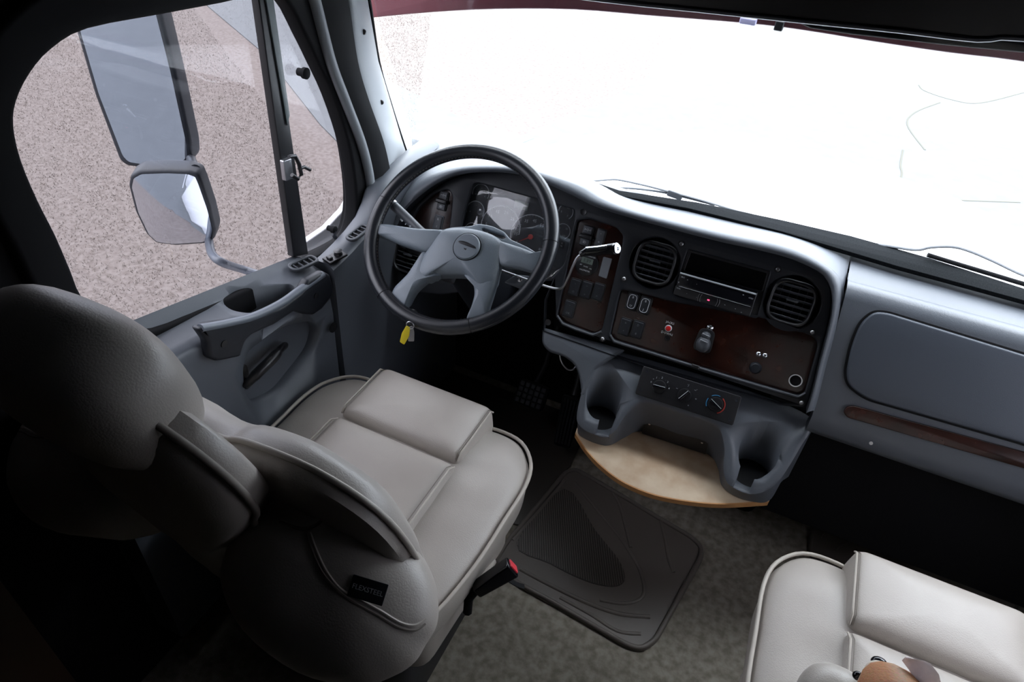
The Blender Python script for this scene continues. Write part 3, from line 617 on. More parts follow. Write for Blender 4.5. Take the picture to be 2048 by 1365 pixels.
box('red_flag', DF.at(*DF.px(917,461), 0), -.010,.010,-.006,.006,.0,.004, M_redp, cl, .001)
# ================================================================== cup-holder console and shelf
SF = tilt((0,1.30,.60), 38)
def zs(y): return min(.60+(y-1.30)/math.tan(math.radians(38)), .602)
topc = [(-.30,1.335),(-.312,1.27),(-.308,1.21),(-.288,1.188),(-.235,1.185),(-.203,1.198),(-.187,1.232),(-.152,1.260),(-.06,1.262),(.02,1.262),(.055,1.236),(.073,1.20),(.098,1.184),(.15,1.184),(.190,1.210),(.213,1.27),(.222,1.335),(.12,1.36),(-.1,1.36)]
botc = [(-.305,1.345),(-.314,1.28),(-.300,1.218),(-.275,1.203),(-.235,1.202),(-.207,1.214),(-.182,1.258),(-.150,1.300),(-.06,1.305),(.03,1.305),(.062,1.270),(.080,1.222),(.110,1.203),(.15,1.203),(.194,1.225),(.213,1.30),(.224,1.345),(.12,1.365),(-.1,1.365)]
T = spl(topc, 5); B = spl(botc, 5); rows = []
for t in (0,.25,.5,.75,.9):
    rows.append([A(*(b*(1-t)+a*t), .401*(1-t)+(zs(a[1])-.001)*t) for a, b in zip(T, B)])
cT = sum(T)/len(T)
for ins, up in ((.0,-.004),(.0035,-.0008),(.008,.0)):
    TT = offs(T, -ins); rows.append([A(q[0], q[1], zs(q[1])+up) for q in TT])
cons = thing('cup_holder_console', 'grey moulded console with two cup holders above the wooden shelf', 'console', (-.04,1.27,.4))
cb = loft('console_body', rows, M_grey, cons, True, True, 50)
def cyl(x, y, r, z0, z1): return plate('c', [circ(x, y, r, 40)], Fr((0,0,0),(1,0,0),(0,1,0)), z0, z1, M_grey)
def nbox(x0, x1, y0, y1, z0, z1): return plate('c', [rnd([(x0-.006,y0),(x1+.006,y0),(x1,(y0+y1)/2),(x1+.004,y1),(x0-.004,y1),(x0,(y0+y1)/2)], .004)], WF(), z0, z1, M_grey)
cut(cb, [cyl(-.256,1.250,.044,.41,.8), cyl(.133,1.250,.046,.41,.8), nbox(-.246,-.212,1.15,1.24,.446,.8), nbox(.106,.142,1.15,1.24,.446,.8)])
cb.data.materials.clear(); cb.data.materials.append(M_grey)
for x, r in ((-.256,.0435),(.133,.0455)):
    lathe('cup_well', [(r,.445),(r,.412),(0,.4115)], Fr((x,1.250,0),(1,0,0),(0,1,0)), M_rub, cons, 32)
ub = SF.pxs([(1084,655),(1083,688),(1096,704),(1128,714),(1148,729),(1157,750),(1162,785),(1166,795),(1176,765),(1192,738),(1250,700)], .0)
plate('upper_band', [rnd(ub, .012)], SF, -.035, .0015, M_grey, cons, .008)
hv = rnd(SF.pxs([(1287,732),(1484,794),(1466,852),(1270,788)], .003), .006)
hp = thing('climate_control_panel', 'black heater control panel with three round knobs', 'control panel', SF.pt(-.07,-.03,.0))
plate('panel_plate', [hv], SF, .0002, .005, M_black, hp, .0015)
def dial(p, r, ang, parent, nm):
    f = SF.at(*SF.px(*p, .005), .005)
    k = lathe('knob', [(r,0),(r*.97,.008),(r*.9,.010),(0,.010)], f, M_black, parent, 28)
    q = Fr(f.o, f.u*math.cos(ang)+f.v*math.sin(ang), -f.u*math.sin(ang)+f.v*math.cos(ang))
    box('grip', q, -r*.95, r*.95, -.0035, .0035, .009, .017, M_gloss, k, .0015)
    box('pointer_line', q, -r*.9, r*.9, .0020, .0030, .0168, .0176, M_print, k, .0002)
    return f
f1 = dial((1319,774), .0165, math.radians(172-180+12), hp, 'fan'); f2 = dial((1369,791), .0165, math.radians(58), hp, 'mode'); f3 = dial((1431,809), .0175, math.radians(-28), hp, 'temp')
texts('fan_marks', [(s_, .023*math.cos(t), .023*math.sin(t), .007, 0) for s_, t in (('0',2.95),('*',2.6),('1',2.2),('.',1.9),('2',1.6),('.',1.2),('3',.85),('.',.5),('4',.15))], f1, M_print, hp, .0003)['kind'] = 'stuff'
texts('mode_marks', [('~', -.022,.010,.008,0), ("'/", .001,.025,.008,0), ("~'", .021,.020,.008,0), ('=', .028,.0,.007,0), ('*', .016,-.022,.008,0)], f2, M_print, hp, .0003)['kind'] = 'stuff'
tube('blue_arc', [f3.pt(.0215*math.cos(t), .0215*math.sin(t), .0005) for t in np.linspace(1.35,2.3,12)], .0009, M_blue, hp, k=5)
tube('blue_arc', [f3.pt(.0215*math.cos(t), .0215*math.sin(t), .0005) for t in np.linspace(2.75,3.7,12)], .0012, M_blue, hp, k=5)
tube('red_arc', [f3.pt(.0215*math.cos(t), .0215*math.sin(t), .0005) for t in np.linspace(-1.1,1.0,18)], .0015, M_redarc, hp, k=5)
for p in ((1294,743),(1281,779),(1473,801),(1459,840)): lathe('panel_screw', [(.004,0),(.004,.001),(.002,.0005)], SF.at(*SF.px(*p, .005), .005), M_face, hp, 12)
AF = Fr((0,1.296,.45), (1,0,0), (0,.1,1))
ax = rnd(AF.pxs([(1290,838),(1418,880),(1412,908),(1284,866)]), .004)
ap = thing('socket_panel', 'black plate with two slots and small screws in the recess above the wooden shelf', 'panel', AF.pt(-.07,-.02,0))
plate('plate', [ax], AF, .0, .004, M_black, ap, .001)
for p in ((1299,849),(1404,886),(1317,846),(1340,855),(1364,864),(1388,872)): lathe('screw', [(.0030,0),(.0030,.001),(.0,.002)], AF.at(*AF.px(*p, .004), .004), M_chrome, ap, 10)
for p in ((1329,851),(1377,868)):
    f = AF.at(*AF.px(*p, .004), .004); plate('slot', [rect(0,0,.020,.006,.002)], f, 0, .001, M_rub, ap); tube('slot_rim', [f.pt(a, b, .001) for a, b in rect(0,0,.020,.005,.002)], .0004, M_steel, ap, True, 5)
ft = [(1151,866),(1172,899),(1205,934),(1250,966),(1310,990),(1380,1003),(1450,1008),(1538,1003)]
fr = [A(*onaxis(x, y, 2, .40)[:2]) for x, y in spl(ft, 4, False)]
sh = thing('wooden_shelf', 'curved birch plywood shelf with an oak edge under the cup-holder console', 'shelf', (-.04,1.2,.386))
plate('shelf_board', [fr+[A(.215,1.33),A(-.32,1.33)]], WF(), .386, .3995, M_shelf, sh, .001)
loft('edge_band', [[A(*p, .3865) for p in fr], [A(*(p+A(0,-.003)), .3865) for p in fr], [A(*(p+A(0,-.003)), .4005) for p in fr], [A(*(p+A(0,.001)), .4005) for p in fr]], M_shelfe, sh, ang=30)

# ================================================================== floor mats and pedals
mm = [(1128,940),(1150,934),(1175,946),(1388,1072),(1410,1095),(1407,1118),(1315,1285),(1285,1303),(1255,1296),(1110,1212),(1030,1168),(985,1120),(1010,1080)]
mo = [onaxis(x, y, 2, .012)[:2] for x, y in mm]; mo = rnd(mo, .02)
dm = thing('floor_mat', 'dark grey-brown rubber floor mat with a ribbed leaf-shaped heel pad beside the driver seat', 'floor mat', (-.1,1.15,0))
plate('mat_base', [mo], WF(), .002, .008, M_mat, dm, .003)
tube('raised_rim', [A(*p, .009) for p in offs(mo, -.008)], .007, M_mat, dm, True, 8)
def fl(pts, z=.010): return [onaxis(x, y, 2, z) for x, y in pts]
leaf = [p[:2] for p in fl([(1128,978),(1190,1060),(1236,1118),(1250,1155),(1238,1172),(1205,1172),(1160,1158),(1100,1128),(1033,1086)])]
leafs = spl(leaf, 4)
plate('heel_pad', [leafs], WF(), .007, .0095, M_matd, dm)
# ribs run fore and aft across the pad
V = []; Fs = []; L2 = np.array(leafs); 
a_, b_ = onaxis(1140,990,2,.01)[:2], onaxis(1152,1140,2,.01)[:2]; rd_ = (b_-a_)/np.linalg.norm(b_-a_); pn = A(-rd_[1], rd_[0]); cs_ = L2@pn
for s_ in np.arange(cs_.min()+.003, cs_.max(), .0066):
    ts = []
    for i in range(len(L2)):
        p, q = L2[i], L2[(i+1)%len(L2)]; dp_, dq_ = p@pn-s_, q@pn-s_
        if dp_*dq_ < 0: k = dp_/(dp_-dq_); ts.append((p+(q-p)*k)@rd_)
    if len(ts) >= 2:
        t0, t1 = min(ts)+.002, max(ts)-.002
        if t1 > t0:
            k = len(V)
            for t in (t0, t1):
                for w, h in ((-.0016,.0095),(-.0008,.0118),(.0008,.0118),(.0016,.0095)): c = pn*(s_+w)+rd_*t; V.append((c[0], c[1], h))
            Fs += [(k,k+1,k+5,k+4),(k+1,k+2,k+6,k+5),(k+2,k+3,k+7,k+6),(k,k+1,k+2,k+3),(k+4,k+5,k+6,k+7)]
o = mesh('ribs', V, Fs, M_mat, dm, 20); o['kind'] = 'stuff'
for pts, r in (([(1222,975),(1240,1010),(1252,1055),(1262,1095)],.006), ([(1322,1042),(1332,1085),(1338,1120),(1348,1145)],.006), ([(1040,1138),(1100,1170),(1180,1208),(1240,1228),(1300,1234)],.007),
               ([(1120,1195),(1180,1228),(1235,1262),(1282,1268)],.006), ([(1150,965),(1195,1020),(1240,1075),(1275,1130),(1288,1170),(1283,1195),(1250,1207),(1200,1200)],.006), ([(1130,960),(1080,1020),(1025,1080)],.006)):
    tube('raised_ridge', [p-A(0,0,.004) for p in spl(fl(pts), 5, False)], r, M_mat, dm, k=8)
pm = thing('floor_mat', 'dark rubber mat in the passenger footwell, mostly hidden in shadow ahead of the passenger seat', 'floor mat', (.5,1.35,0))
pmo = rnd([p[:2] for p in fl([(1616,1110),(1620,1060),(1640,1032),(1680,1040),(1980,1130),(2060,1180),(1990,1300),(1700,1200)])], .03)
plate('mat_base', [pmo], WF(), .002, .008, M_mat, pm, .003)
tube('raised_rim', [A(*p, .009) for p in offs(pmo, -.006)], .005, M_mat, pm, True, 8)
for pts in ([(1640,1075),(1650,1062),(1670,1058),(1720,1066)], [(1660,1058),(1658,1040)], [(1670,1100),(1690,1088),(1740,1082),(1800,1088)]): tube('raised_ridge', [p-A(0,0,.003) for p in spl(fl(pts), 5, False)], .005, M_mat, pm, k=8)
wm = plate('footwell_mat', [[(-.93,1.03),(-.36,1.16),(-.36,1.66),(-.93,1.66)]], WF(), .002, .010, M_matd, None, .003); tag(wm, 'dark ribbed rubber lining of the driver footwell under the pedals', 'floor mat')
PB = Fr(onaxis(1062,790,2,.20), (1,0,0), (0,.62,.8))
bp = thing('brake_pedal', 'square black brake pedal with a blocky rubber grip', 'pedal', PB.pt(0,-.05,0))
plate('pad', [rect(0,0,.105,.085,.015)], PB, -.015, 0, M_rub, bp, .005)
for i in range(5):
    for j in range(4): box('grip_block', PB, -.045+i*.0185, -.0305+i*.0185, -.036+j*.0185, -.0215+j*.0185, 0, .004, M_face, bp, .001)
tube('pedal_arm', [PB.pt(.0,.02,-.015), PB.pt(.0,.10,-.06), PB.pt(0,.30,-.06)], .012, M_black, bp)
a_ = onaxis(1152,795,2,.22); b_ = onaxis(1117,893,2,.06); ff = Fr((a_+b_)/2, (1,.12,0), a_-b_)
Lp = np.linalg.norm(a_-b_)
gp = thing('accelerator_pedal', 'tall black accelerator pedal with long grooves beside the console', 'pedal', ff.pt(0,-Lp/2,0))
plate('pad', [rnd([(-.028,-Lp/2),(.028,-Lp/2),(.034,Lp/2),(-.034,Lp/2)], .012)], ff, -.014, 0, M_rub, gp, .004)
for i in range(5): box('grip_rib', ff, -.024+i*.0105, -.018+i*.0105, -Lp/2+.012, Lp/2-.012, 0, .004, M_face, gp, .001)
tube('pedal_arm', [ff.pt(0,Lp*.2,-.014), ff.pt(0,Lp*.6,-.05), ff.pt(0,Lp*1.2,-.05)], .012, M_black, gp)
o = tube('hanging_wire', spl([atdepth(x, y, 1.75) for x, y in ((1118,700),(1122,722),(1133,738),(1145,740),(1152,733))], 5, False), .0022, M_steel, None, k=6); tag(o, 'thin loop of wire hanging below the left end of the console', 'wire')
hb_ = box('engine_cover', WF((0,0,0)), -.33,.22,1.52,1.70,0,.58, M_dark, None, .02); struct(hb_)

# ================================================================== steering wheel and column
t40 = math.radians(40); SW = Fr((-.648,1.190,.897), (1,0,0), (0,math.cos(t40),math.sin(t40)))
sw = thing('steering_wheel', 'black leather-wrapped four-spoke steering wheel', 'steering wheel', SW.pt(0,0,-.05))
NR = 96; rc = .2175
rim = tube('rim', [SW.pt(rc*math.cos(2*PI*k/NR), rc*math.sin(2*PI*k/NR)) for k in range(NR)], .0172, M_wheel, sw, True, 18)
V = []; Fs = []
for k in range(150):       # stitches along the inner edge
    t = 2*PI*k/150
    for s_ in (-1, 1):
        c_ = SW.pt((rc-.0165)*math.cos(t), (rc-.0165)*math.sin(t), .004); q = Fr(c_, -SW.u*math.cos(t)-SW.v*math.sin(t), SW.n); i = len(V)
        ax_ = q.v*.0022+s_*q.n*.0026
        for w in (-.0005, .0005): V += [c_-ax_+q.u*.0008+w*q.n, c_+ax_+q.u*.0008+w*q.n]
        Fs.append((i, i+1, i+3, i+2))
o = mesh('rim_stitching', V, Fs, M_stitch, rim, 0, False); o['kind'] = 'stuff'
for a_ in (2.98, .22, 5.25, 4.15):
    tube('rim_seam', [SW.pt((rc+.0174*math.cos(t))*math.cos(a_), (rc+.0174*math.cos(t))*math.sin(a_), .0174*math.sin(t)) for t in np.linspace(-.6,3.7,14)], .0007, M_rub, rim, k=5)
hub_px = [(884,462),(900,457),(930,456),(965,462),(990,472),(1004,485),(1004,505),(1000,528),(995,548),(990,568),(968,578),(950,566),(935,553),(915,549),(880,549),(862,551),(845,560),(832,548),(842,520),(856,498),(870,476)]
def wpx(pts, c=.0): return SW.pxs(pts, c)
hl = spl(wpx(hub_px), 3)
hub = pillow('hub_pad', hl, SW.at(0,0,-.004), .020, M_hub, sw, side=.035, e=2.6, dome=.006, shrink=.92)
sp_ = [[(745,447),(779,449),(830,457),(888,460),(900,480),(888,500),(851,505),(800,489),(763,472),(745,468)],
       [(995,480),(1040,494),(1076,508),(1092,500),(1090,545),(1073,546),(1040,537),(1000,531),(985,505)],
       [(846,500),(880,520),(882,552),(858,555),(840,570),(827,582),(816,600),(808,618),(780,592),(788,575),(815,548)],
       [(925,548),(960,535),(1000,530),(992,568),(984,595),(977,616),(975,640),(930,644),(941,620),(949,592),(948,572)]]
for q, up_ in zip(sp_, (0,0,1,1)):
    pillow('spoke', rnd(wpx(q), .008, 4), SW.at(0,0,-.006), .014, M_hub, sw, side=.022, e=3, dome=.002, shrink=.8)
e_ = SW.px(934,494,.021); fe = SW.at(*e_, .0195)
bd = lathe('badge', [(.0315,0),(.0315,.003),(.029,.0065),(0,.0075)], fe, M_hub, sw, 40)
tube('badge_gap', [fe.pt(.0322*math.cos(t), .0322*math.sin(t), .0015) for t in np.linspace(0,2*PI,40,endpoint=False)], .0014, M_rub, sw, True, 6)
plate('emblem', [spl([(-.022,.005),(-.014,.0085),(0,.0085),(.018,.005),(.024,.001),(.014,-.0005),(-.004,.0005),(-.018,.002)], 4)], fe, .0066, .0082, M_black, bd, .0003)
text('emblem_lettering', 'FREIGHTLINER', fe.at(.001,.0038,0), .0052, M_greyd, bd, .0083, shear=.3)
plate('emblem_mark', [[(-.004,-.006),(.004,-.006),(.002,-.010),(-.001,-.009)]], fe, .0068, .0078, M_black, bd)
# grab ledge behind the hub top
lg = [(875,462),(900,455),(940,452),(958,447),(985,452),(1008,463),(1020,478),(1055,494),(1080,510),(1040,500),(1000,486),(960,468),(920,461)]
lgl = rnd(wpx(lg, -.018), .006); sl_ = rnd(wpx([(963,458),(968,456),(1008,470),(1011,476),(1005,478),(966,464)], -.018), .002)
plate('rear_ledge', [lgl, sl_], SW, -.035, -.018, M_hub, sw, .003)
cl_ = thing('steering_column', 'dark steering column behind the wheel with stalks and shift lever', 'steering column', SW.pt(0,0,-.3))
loft('column_shroud', [[SW.pt(w*math.cos(t)*(1 if abs(math.cos(t)) < .8 else .95), -.015+h*math.sin(t), c) for t in np.linspace(0,2*PI,28,endpoint=False)] for c, w, h in ((-.04,.045,.045),(-.05,.062,.060),(-.12,.070,.066),(-.22,.075,.08),(-.34,.08,.09))], M_face, cl_, True, True)
box('tilt_lever', SW.at(-.03,-.085,-.06), -.035,.035,-.012,.012,-.01,.008, M_greyd, cl_, .005)
# turn-signal stalk
st = [atdepth(x, y, z) for x, y, z in ((784,408,1.63),(800,423,1.625),(820,442,1.62),(838,460,1.61),(870,490,1.60))]
s_ = tube('turn_signal_stalk', spl(st, 4, False), [.008]+[.0115]*12+[.012]*4, M_greyd, cl_, k=14); tube('stalk_collar', [st[0]*1.0, st[0]+(st[1]-st[0])*.25], .0125, M_steel, s_, k=14)
f = Fr(atdepth(812,447,1.605), (1,0,0), (0,math.cos(t40),math.sin(t40))); texts('stalk_marks', [('OFF', -.015,.004,.006,-.5), ('-I-', .0,-.002,.006,-.5), ('O', .013,-.004,.007,-.5)], f, M_print, s_, .0)['kind'] = 'stuff'
# column shift lever with chrome tip
lv = [atdepth(x, y, z) for x, y, z in ((1000,540,1.62),(1060,562,1.58),(1085,571,1.56),(1112,578,1.54),(1124,576,1.52),(1134,560,1.50),(1146,532,1.48),(1155,515,1.47),(1168,506,1.46))]
s_ = tube('shift_lever', spl(lv, 5, False), .0030, M_steel, cl_, k=10)
hd = [atdepth(x, y, z) for x, y, z in ((1160,509,1.465),(1172,504,1.46),(1195,502,1.455),(1215,499,1.45),(1231,498,1.445))]
tube('lever_handle', hd, [.006,.0095,.0105,.0115,.0125], M_gloss, s_, k=20)
dirv = hd[-1]-hd[-2]; dirv = dirv/np.linalg.norm(dirv); tip = CP-hd[-1]; tip = tip/np.linalg.norm(tip); nn = dirv*.75+tip*.65; nn /= np.linalg.norm(nn)
uu = np.cross(nn, (0,0,1)); fq = Fr(hd[-1], uu, np.cross(nn, uu)); fq = fq if fq.n@nn > 0 else Fr(hd[-1], uu, -np.cross(nn, uu))
lathe('chrome_cap', [(.0128,-.004),(.0128,.003),(.010,.006),(.004,.0065),(.003,.004),(0,.004)], fq, M_chrome, s_, 24)
tube('bright_sleeve', [h+A(0,-.002,.004) for h in hd[1:4]], .0085, M_chrome, s_, k=14)
br = Fr(atdepth(1047,560,1.60), (1,.3,0), (0,.3,1)); pk = plate('column_bracket', [rnd([(-.045,-.012),(.02,-.03),(.04,-.01),(.02,.012),(-.02,.010)], .004)], br, 0, .004, M_grey, cl_, .001); lathe('bracket_screw', [(.005,.004),(.005,.006),(.002,.007)], br.at(-.008,.0), M_chrome, pk, 12)
# keys
kp = atdepth(812,650,1.52)
ky = thing('key_tag', 'yellow key tag hanging with keys under the steering wheel', 'keys', kp)
kf = Fr(atdepth(811,670,1.50), (.9,.1,-.2), (.15,.2,1))
plate('yellow_tag', [rnd([(-.008,-.024),(.004,-.026),(.009,.0),(.006,.022),(-.004,.024),(-.009,.0)], .003)], kf, -.001, .001, M_yel, ky, .0005)
kf2 = Fr(atdepth(822,668,1.51), (.5,.6,0), (.05,.2,1)); plate('key', [rnd([(-.008,-.018),(.006,-.022),(.008,.004),(.005,.020),(-.006,.018)], .003)], kf2, -.001, .001, M_steel, ky, .0004)
tube('key_ring', [kf.pt(.004+.009*math.cos(t), .028+.009*math.sin(t)) for t in np.linspace(0,2*PI,16,endpoint=False)], .0012, M_steel, ky, True, 6)
tube('ignition_barrel', [atdepth(818,640,1.53), atdepth(826,628,1.57)], .012, M_black, cl_, k=14)

# ================================================================== mirrors and wipers outside
mo_ = atdepth(300,200,1.64); MR = Fr(mo_, (.907,.42,0), (0,0,1))
mi = thing('side_mirror', 'tall flat mirror above a squarish convex mirror on a bent arm outside', 'mirror', mo_)
mpx = [(115,-60),(150,60),(188,190),(238,322),(252,333),(290,338),(372,331),(385,320),(383,290),(350,140),(318,10),(300,-60)]
gpx_ = [(126,-58),(160,58),(198,188),(246,312),(258,324),(290,329),(366,322),(375,312),(373,288),(341,142),(308,12),(291,-58)]
mf = plate('mirror_housing', [rnd(MR.pxs(mpx), .012)], MR, -.06, .0, M_face, mi, .010)
plate('mirror_glass', [rnd(MR.pxs(gpx_), .008)], MR, -.002, .0012, M_mirror, mf)
MR2 = Fr(atdepth(345,415,1.62), (.907,.42,0), (0.05,-.20,1))
cpx = [(256,372),(260,352),(278,342),(330,340),(375,342),(396,350),(404,368),(422,420),(432,462),(428,480),(410,489),(350,493),(312,488),(292,470),(270,425)]
c2 = plate('convex_mirror_housing', [rnd(MR2.pxs(cpx), .008)], MR2, -.045, 0, M_face, mi, .008)
cc_ = MR2.px(345,416); gi = offs(rnd(MR2.pxs(cpx), .008), -.0085)
rows = []
for k in range(15):
    s_ = 1-k/14*.99; rows.append([MR2.pt(*(A(*cc_)+(p-A(*cc_))*s_), .001+.012*(1-s_*s_)) for p in gi])
loft('convex_glass', rows, M_mirror, c2, True, False, 90)
tube('mirror_arm', spl([MR2.pt(*MR2.px(412,486), -.02), atdepth(424,508,1.64), atdepth(446,526,1.62), onaxis(488,540,0,-1.22), onaxis(545,558,0,-1.13)], 6, False), .0105, mat('arm_grey',(.09,.10,.12),.35), mi, k=12)
tube('mirror_arm', [MR.pt(*MR.px(372,325), -.03), MR2.pt(*MR2.px(385,350), -.02)], .012, M_face, mi, k=12)
WO = -.030
def wpt(x, y, c=WO): return WS.pt(*WS.px(x, y, c), c)
wi = thing('windscreen_wiper', 'left windscreen wiper resting at the base of the glass beyond the steering wheel', 'wiper', wpt(1350,392))
tube('wiper_arm', spl([wpt(x, y) for x, y in ((1168,364),(1215,360),(1238,360),(1290,371),(1340,384),(1400,400),(1480,424),(1562,444))], 4, False), .0042, M_greyd, wi, k=8, flat=.6)
tube('wiper_arm', spl([wpt(x, y) for x, y in ((1185,378),(1250,376),(1310,382),(1360,392),(1430,410))], 4, False), .005, M_grey, wi, k=8, flat=.6)
tube('blade', spl([wpt(x, y, -.02) for x, y in ((1205,384),(1290,392),(1400,416),(1500,438))], 4, False), .004, M_rub, wi, k=8)
box('pivot', Fr(wpt(1350,390), (1,0,-.1), (0,.3,1)), -.02,.02,-.008,.008,-.004,.008, M_greyd, wi)
wi = thing('windscreen_wiper', 'right windscreen wiper at the base of the glass above the glovebox', 'wiper', wpt(1950,520))
tube('wiper_arm', spl([wpt(x, y) for x, y in ((1700,486),(1760,490),(1830,500),(1862,495),(1905,494),(1940,503),(1985,522),(2060,556),(2200,600))], 4, False), .005, M_greyd, wi, k=8, flat=.6)
tube('blade', spl([wpt(x, y, -.02) for x, y in ((1855,510),(1900,524),(1980,548),(2060,572),(2200,610))], 4, False), .0055, M_rub, wi, k=8)
cw = [onaxis(x, y, 2, .940)[:2] for x, y in ((1150,366),(1200,368),(1239,381),(1396,405),(1563,440),(1702,472),(1859,516),(2048,577),(2300,645),(2300,672),(2048,601),(1905,562),(1794,532),(1563,463),(1378,417),(1253,394))]
o = plate('cowl_strip', [cw], WF(), .930, .940, mat('cowl_black',(.006,.007,.008),.95,spec=.03,col2=(.012,.013,.014),cs=300), None, .001); tag(o, 'dusty black strip along the foot of the windscreen', 'strip')
o = tube('dangling_cord', spl([atdepth(x, y, 1.38) for x, y in ((548,-40),(557,5),(568,24),(590,42),(612,34),(630,14),(642,-10),(650,-40))], 5, False), .0022, M_steel, None, k=6); tag(o, 'thin grey cord looping down at the top of the window pillar', 'cord')
# ================================================================== seats
def sell(name, f, a, b, c, m, parent, e1=.8, e2=.8, nu=36, nv=20):
    """superellipsoid cushion"""
    def pw(x, e): return math.copysign(abs(x)**e, x)
    rows = []
    for i in range(nv+1):
        ph = -PI/2+PI*i/nv; rr = max(pw(math.cos(ph), e1), .002)
        rows.append([f.pt(a*rr*pw(math.cos(t), e2), b*rr*pw(math.sin(t), e2), c*pw(math.sin(ph), e1)) for t in np.linspace(0,2*PI,nu,endpoint=False)])
    return loft(name, rows, m, parent, True, True, 80)
def mir(pts): return [A(-p[0], p[1]) for p in reversed(pts)]
SEATX = -.615
def make_seat(cx, label):
    s = thing('captain_seat', label, 'seat', (cx,.8,0), None)
    F0 = WF((cx,0,.490))
    half = [(.0,1.005),(.09,1.005),(.17,1.02),(.235,1.012),(.280,.965),(.296,.90),(.294,.80),(.290,.68),(.272,.56),(.24,.50),(.12,.48)]
    out = spl([A(*p) for p in half]+mir(half[1:]), 4)
    pillow('cushion', out, F0, .062, M_leath, s, side=.11, e=2.6, dome=.0, shrink=.93, wr=.0018, rings=14, cx=(0,.78))
    tube('cushion_piping', [A(cx+p[0], p[1], .512) for p in offs(out, .0035)], .0042, M_pipe, s, True, 8)
    for y0, y1, nm in ((.852,1.035,'front_insert'), (.54,.848,'rear_insert')):
        lp = rnd([(-.158,y0),(.158,y0),(.158,y1),(-.158,y1)], .022 if nm == 'front_insert' else .018, 6)
        o = pillow(nm, lp, WF((cx,0,.530)), .052 if nm == 'front_insert' else .046, M_leath, s, side=.03, e=4.5, dome=.004, shrink=.98, wr=.0012, rings=12)
        for sx_ in (-1, 1):
            V = [A(cx+sx_*.153, y, .572-.030*max(0,(abs(y-(y0+y1)/2)/((y1-y0)/2))-.82)**1*4) for y in np.linspace(y0+.006, y1-.006, 14)]
            tube('seam', V, .0022, M_pipe, o, k=6)
            tube('seam', [v+A(sx_*-.006,0,.0025) for v in V], .0009, M_stitch, o, k=5)
    plate('seat_skirt', [rnd([(-.25,.54),(.25,.54),(.268,.93),(-.268,.93)], .05)], WF((cx,0,0)), .26, .43, M_leath, s, .02)
    for sx_ in (-1, 1): tube('skirt_fold', [A(cx+sx_*.262,.62,.42), A(cx+sx_*.268,.72,.33), A(cx+sx_*.262,.84,.28)], .008, M_leath, s, k=8)
    plate('pedestal', [rect(0,.74,.40,.40,.04)], WF((cx,0,0)), .0, .27, M_face, s, .01)
    # backrest
    th = math.radians(15); BF = Fr((cx,.455,.56), (1,0,0), (0,-math.sin(th),math.cos(th)))
    FF = Fr(BF.o, (-1,0,0), BF.v)
    hf = [(.0,.43),(.06,.435),(.11,.462),(.215,.472),(.290,.430),(.318,.34),(.318,.22),(.312,.10),(.29,.0),(.2,-.04)]
    fo = spl([A(*p) for p in hf]+mir(hf[1:]), 4)
    fb = pillow('backrest_front', fo, FF.at(0,.02,.060), .075, M_leath, s, side=.022, e=2.4, dome=.0, shrink=.95, wr=.002, rings=12, cx=(0,.2))
    tube('front_piping', [FF.pt(p[0], p[1]+.02, .062) for p in offs(fo, .003)], .0042, M_pipe, fb, True, 8)
    def ph(lp, p, top, e, dome):
        L = np.array(lp); c = L.mean(0); d = A(*p)-c; best = 1e9
        for i in range(len(L)):
            a, b = L[i]-c, L[(i+1)%len(L)]-c; ab = b-a; den = d[0]*ab[1]-d[1]*ab[0]
            if abs(den) < 1e-12: continue
            t = (a[0]*ab[1]-a[1]*ab[0])/den; s2 = (a[0]*d[1]-a[1]*d[0])/den
            if t > 0 and -1e-6 <= s2 <= 1+1e-6: best = min(best, t)
        rho = min(.999, 1/best); return top*(1-rho**e)**(1/e)+dome*(1-rho*rho)
    WR = Fr(atdepth(700,1150,.90)-A(SEATX-cx,0,0), (1,0,-.27), (0,1,.63))
    wp_ = [(462,1085),(480,1030),(540,1008),(590,992),(650,984),(715,994),(775,1036),(830,1095),(862,1150),(876,1200),(874,1250),(852,1290),(830,1325),(790,1352),(720,1372),(600,1345),(490,1260),(445,1160)]
    off_ = A(cx-SEATX,0,0)
    def wpx(x, y, c):
        d = ray(x, y); o = WR.o-off_+c*WR.n; t = ((o-CP)@WR.n)/(d@WR.n); r = CP+d*t-o; return (r@WR.u, r@WR.v)
    for sg in (1, -1):
        if sg == 1: f_ = WR
        else:
            mx_ = A(-1,1,1); f_ = Fr(A(2*cx-WR.o[0], WR.o[1], WR.o[2]), -WR.u*mx_, WR.v*mx_)
        def q_(x, y, c): a, b = wpx(x, y, c); return (sg*a, b)
        lp = spl([q_(x, y, .0) for x, y in wp_], 4)
        w_ = pillow('side_wing', lp, f_, .060, M_leath, s, side=.11, e=2.3, dome=.008, shrink=.86, wr=.0012, rings=14)
        for d_ in (0, 1):
            sm = [(620-d_*7,1066),(632-d_*8,1100),(652-d_*9,1142),(680-d_*7,1178),(712-d_*4,1196+d_*9),(760-d_*3,1222+d_*10),(800-d_*2,1246+d_*10),(830,1251+d_*10),(850,1238+d_*10)]
            hs = [ph(lp, q_(x, y, .06), .060, 2.3, .008) for x, y in sm]
            tube('stitched_seam', spl([f_.pt(*q_(x, y, c), c) for (x, y), c in zip(sm, hs)], 4, False), .0020, M_pipe if d_ == 0 else M_stitch, w_, k=6)
        tube('edge_piping', spl([f_.pt(*q_(x, y, c), c) for x, y, c in [(x, y, ph(lp, q_(x, y, .045), .060, 2.3, .008)) for x, y in ((560,1045),(600,1058),(630,1052),(662,1025),(695,1012),(732,1022),(770,1056))]], 4, False), .0022, M_stitch, w_, k=6)
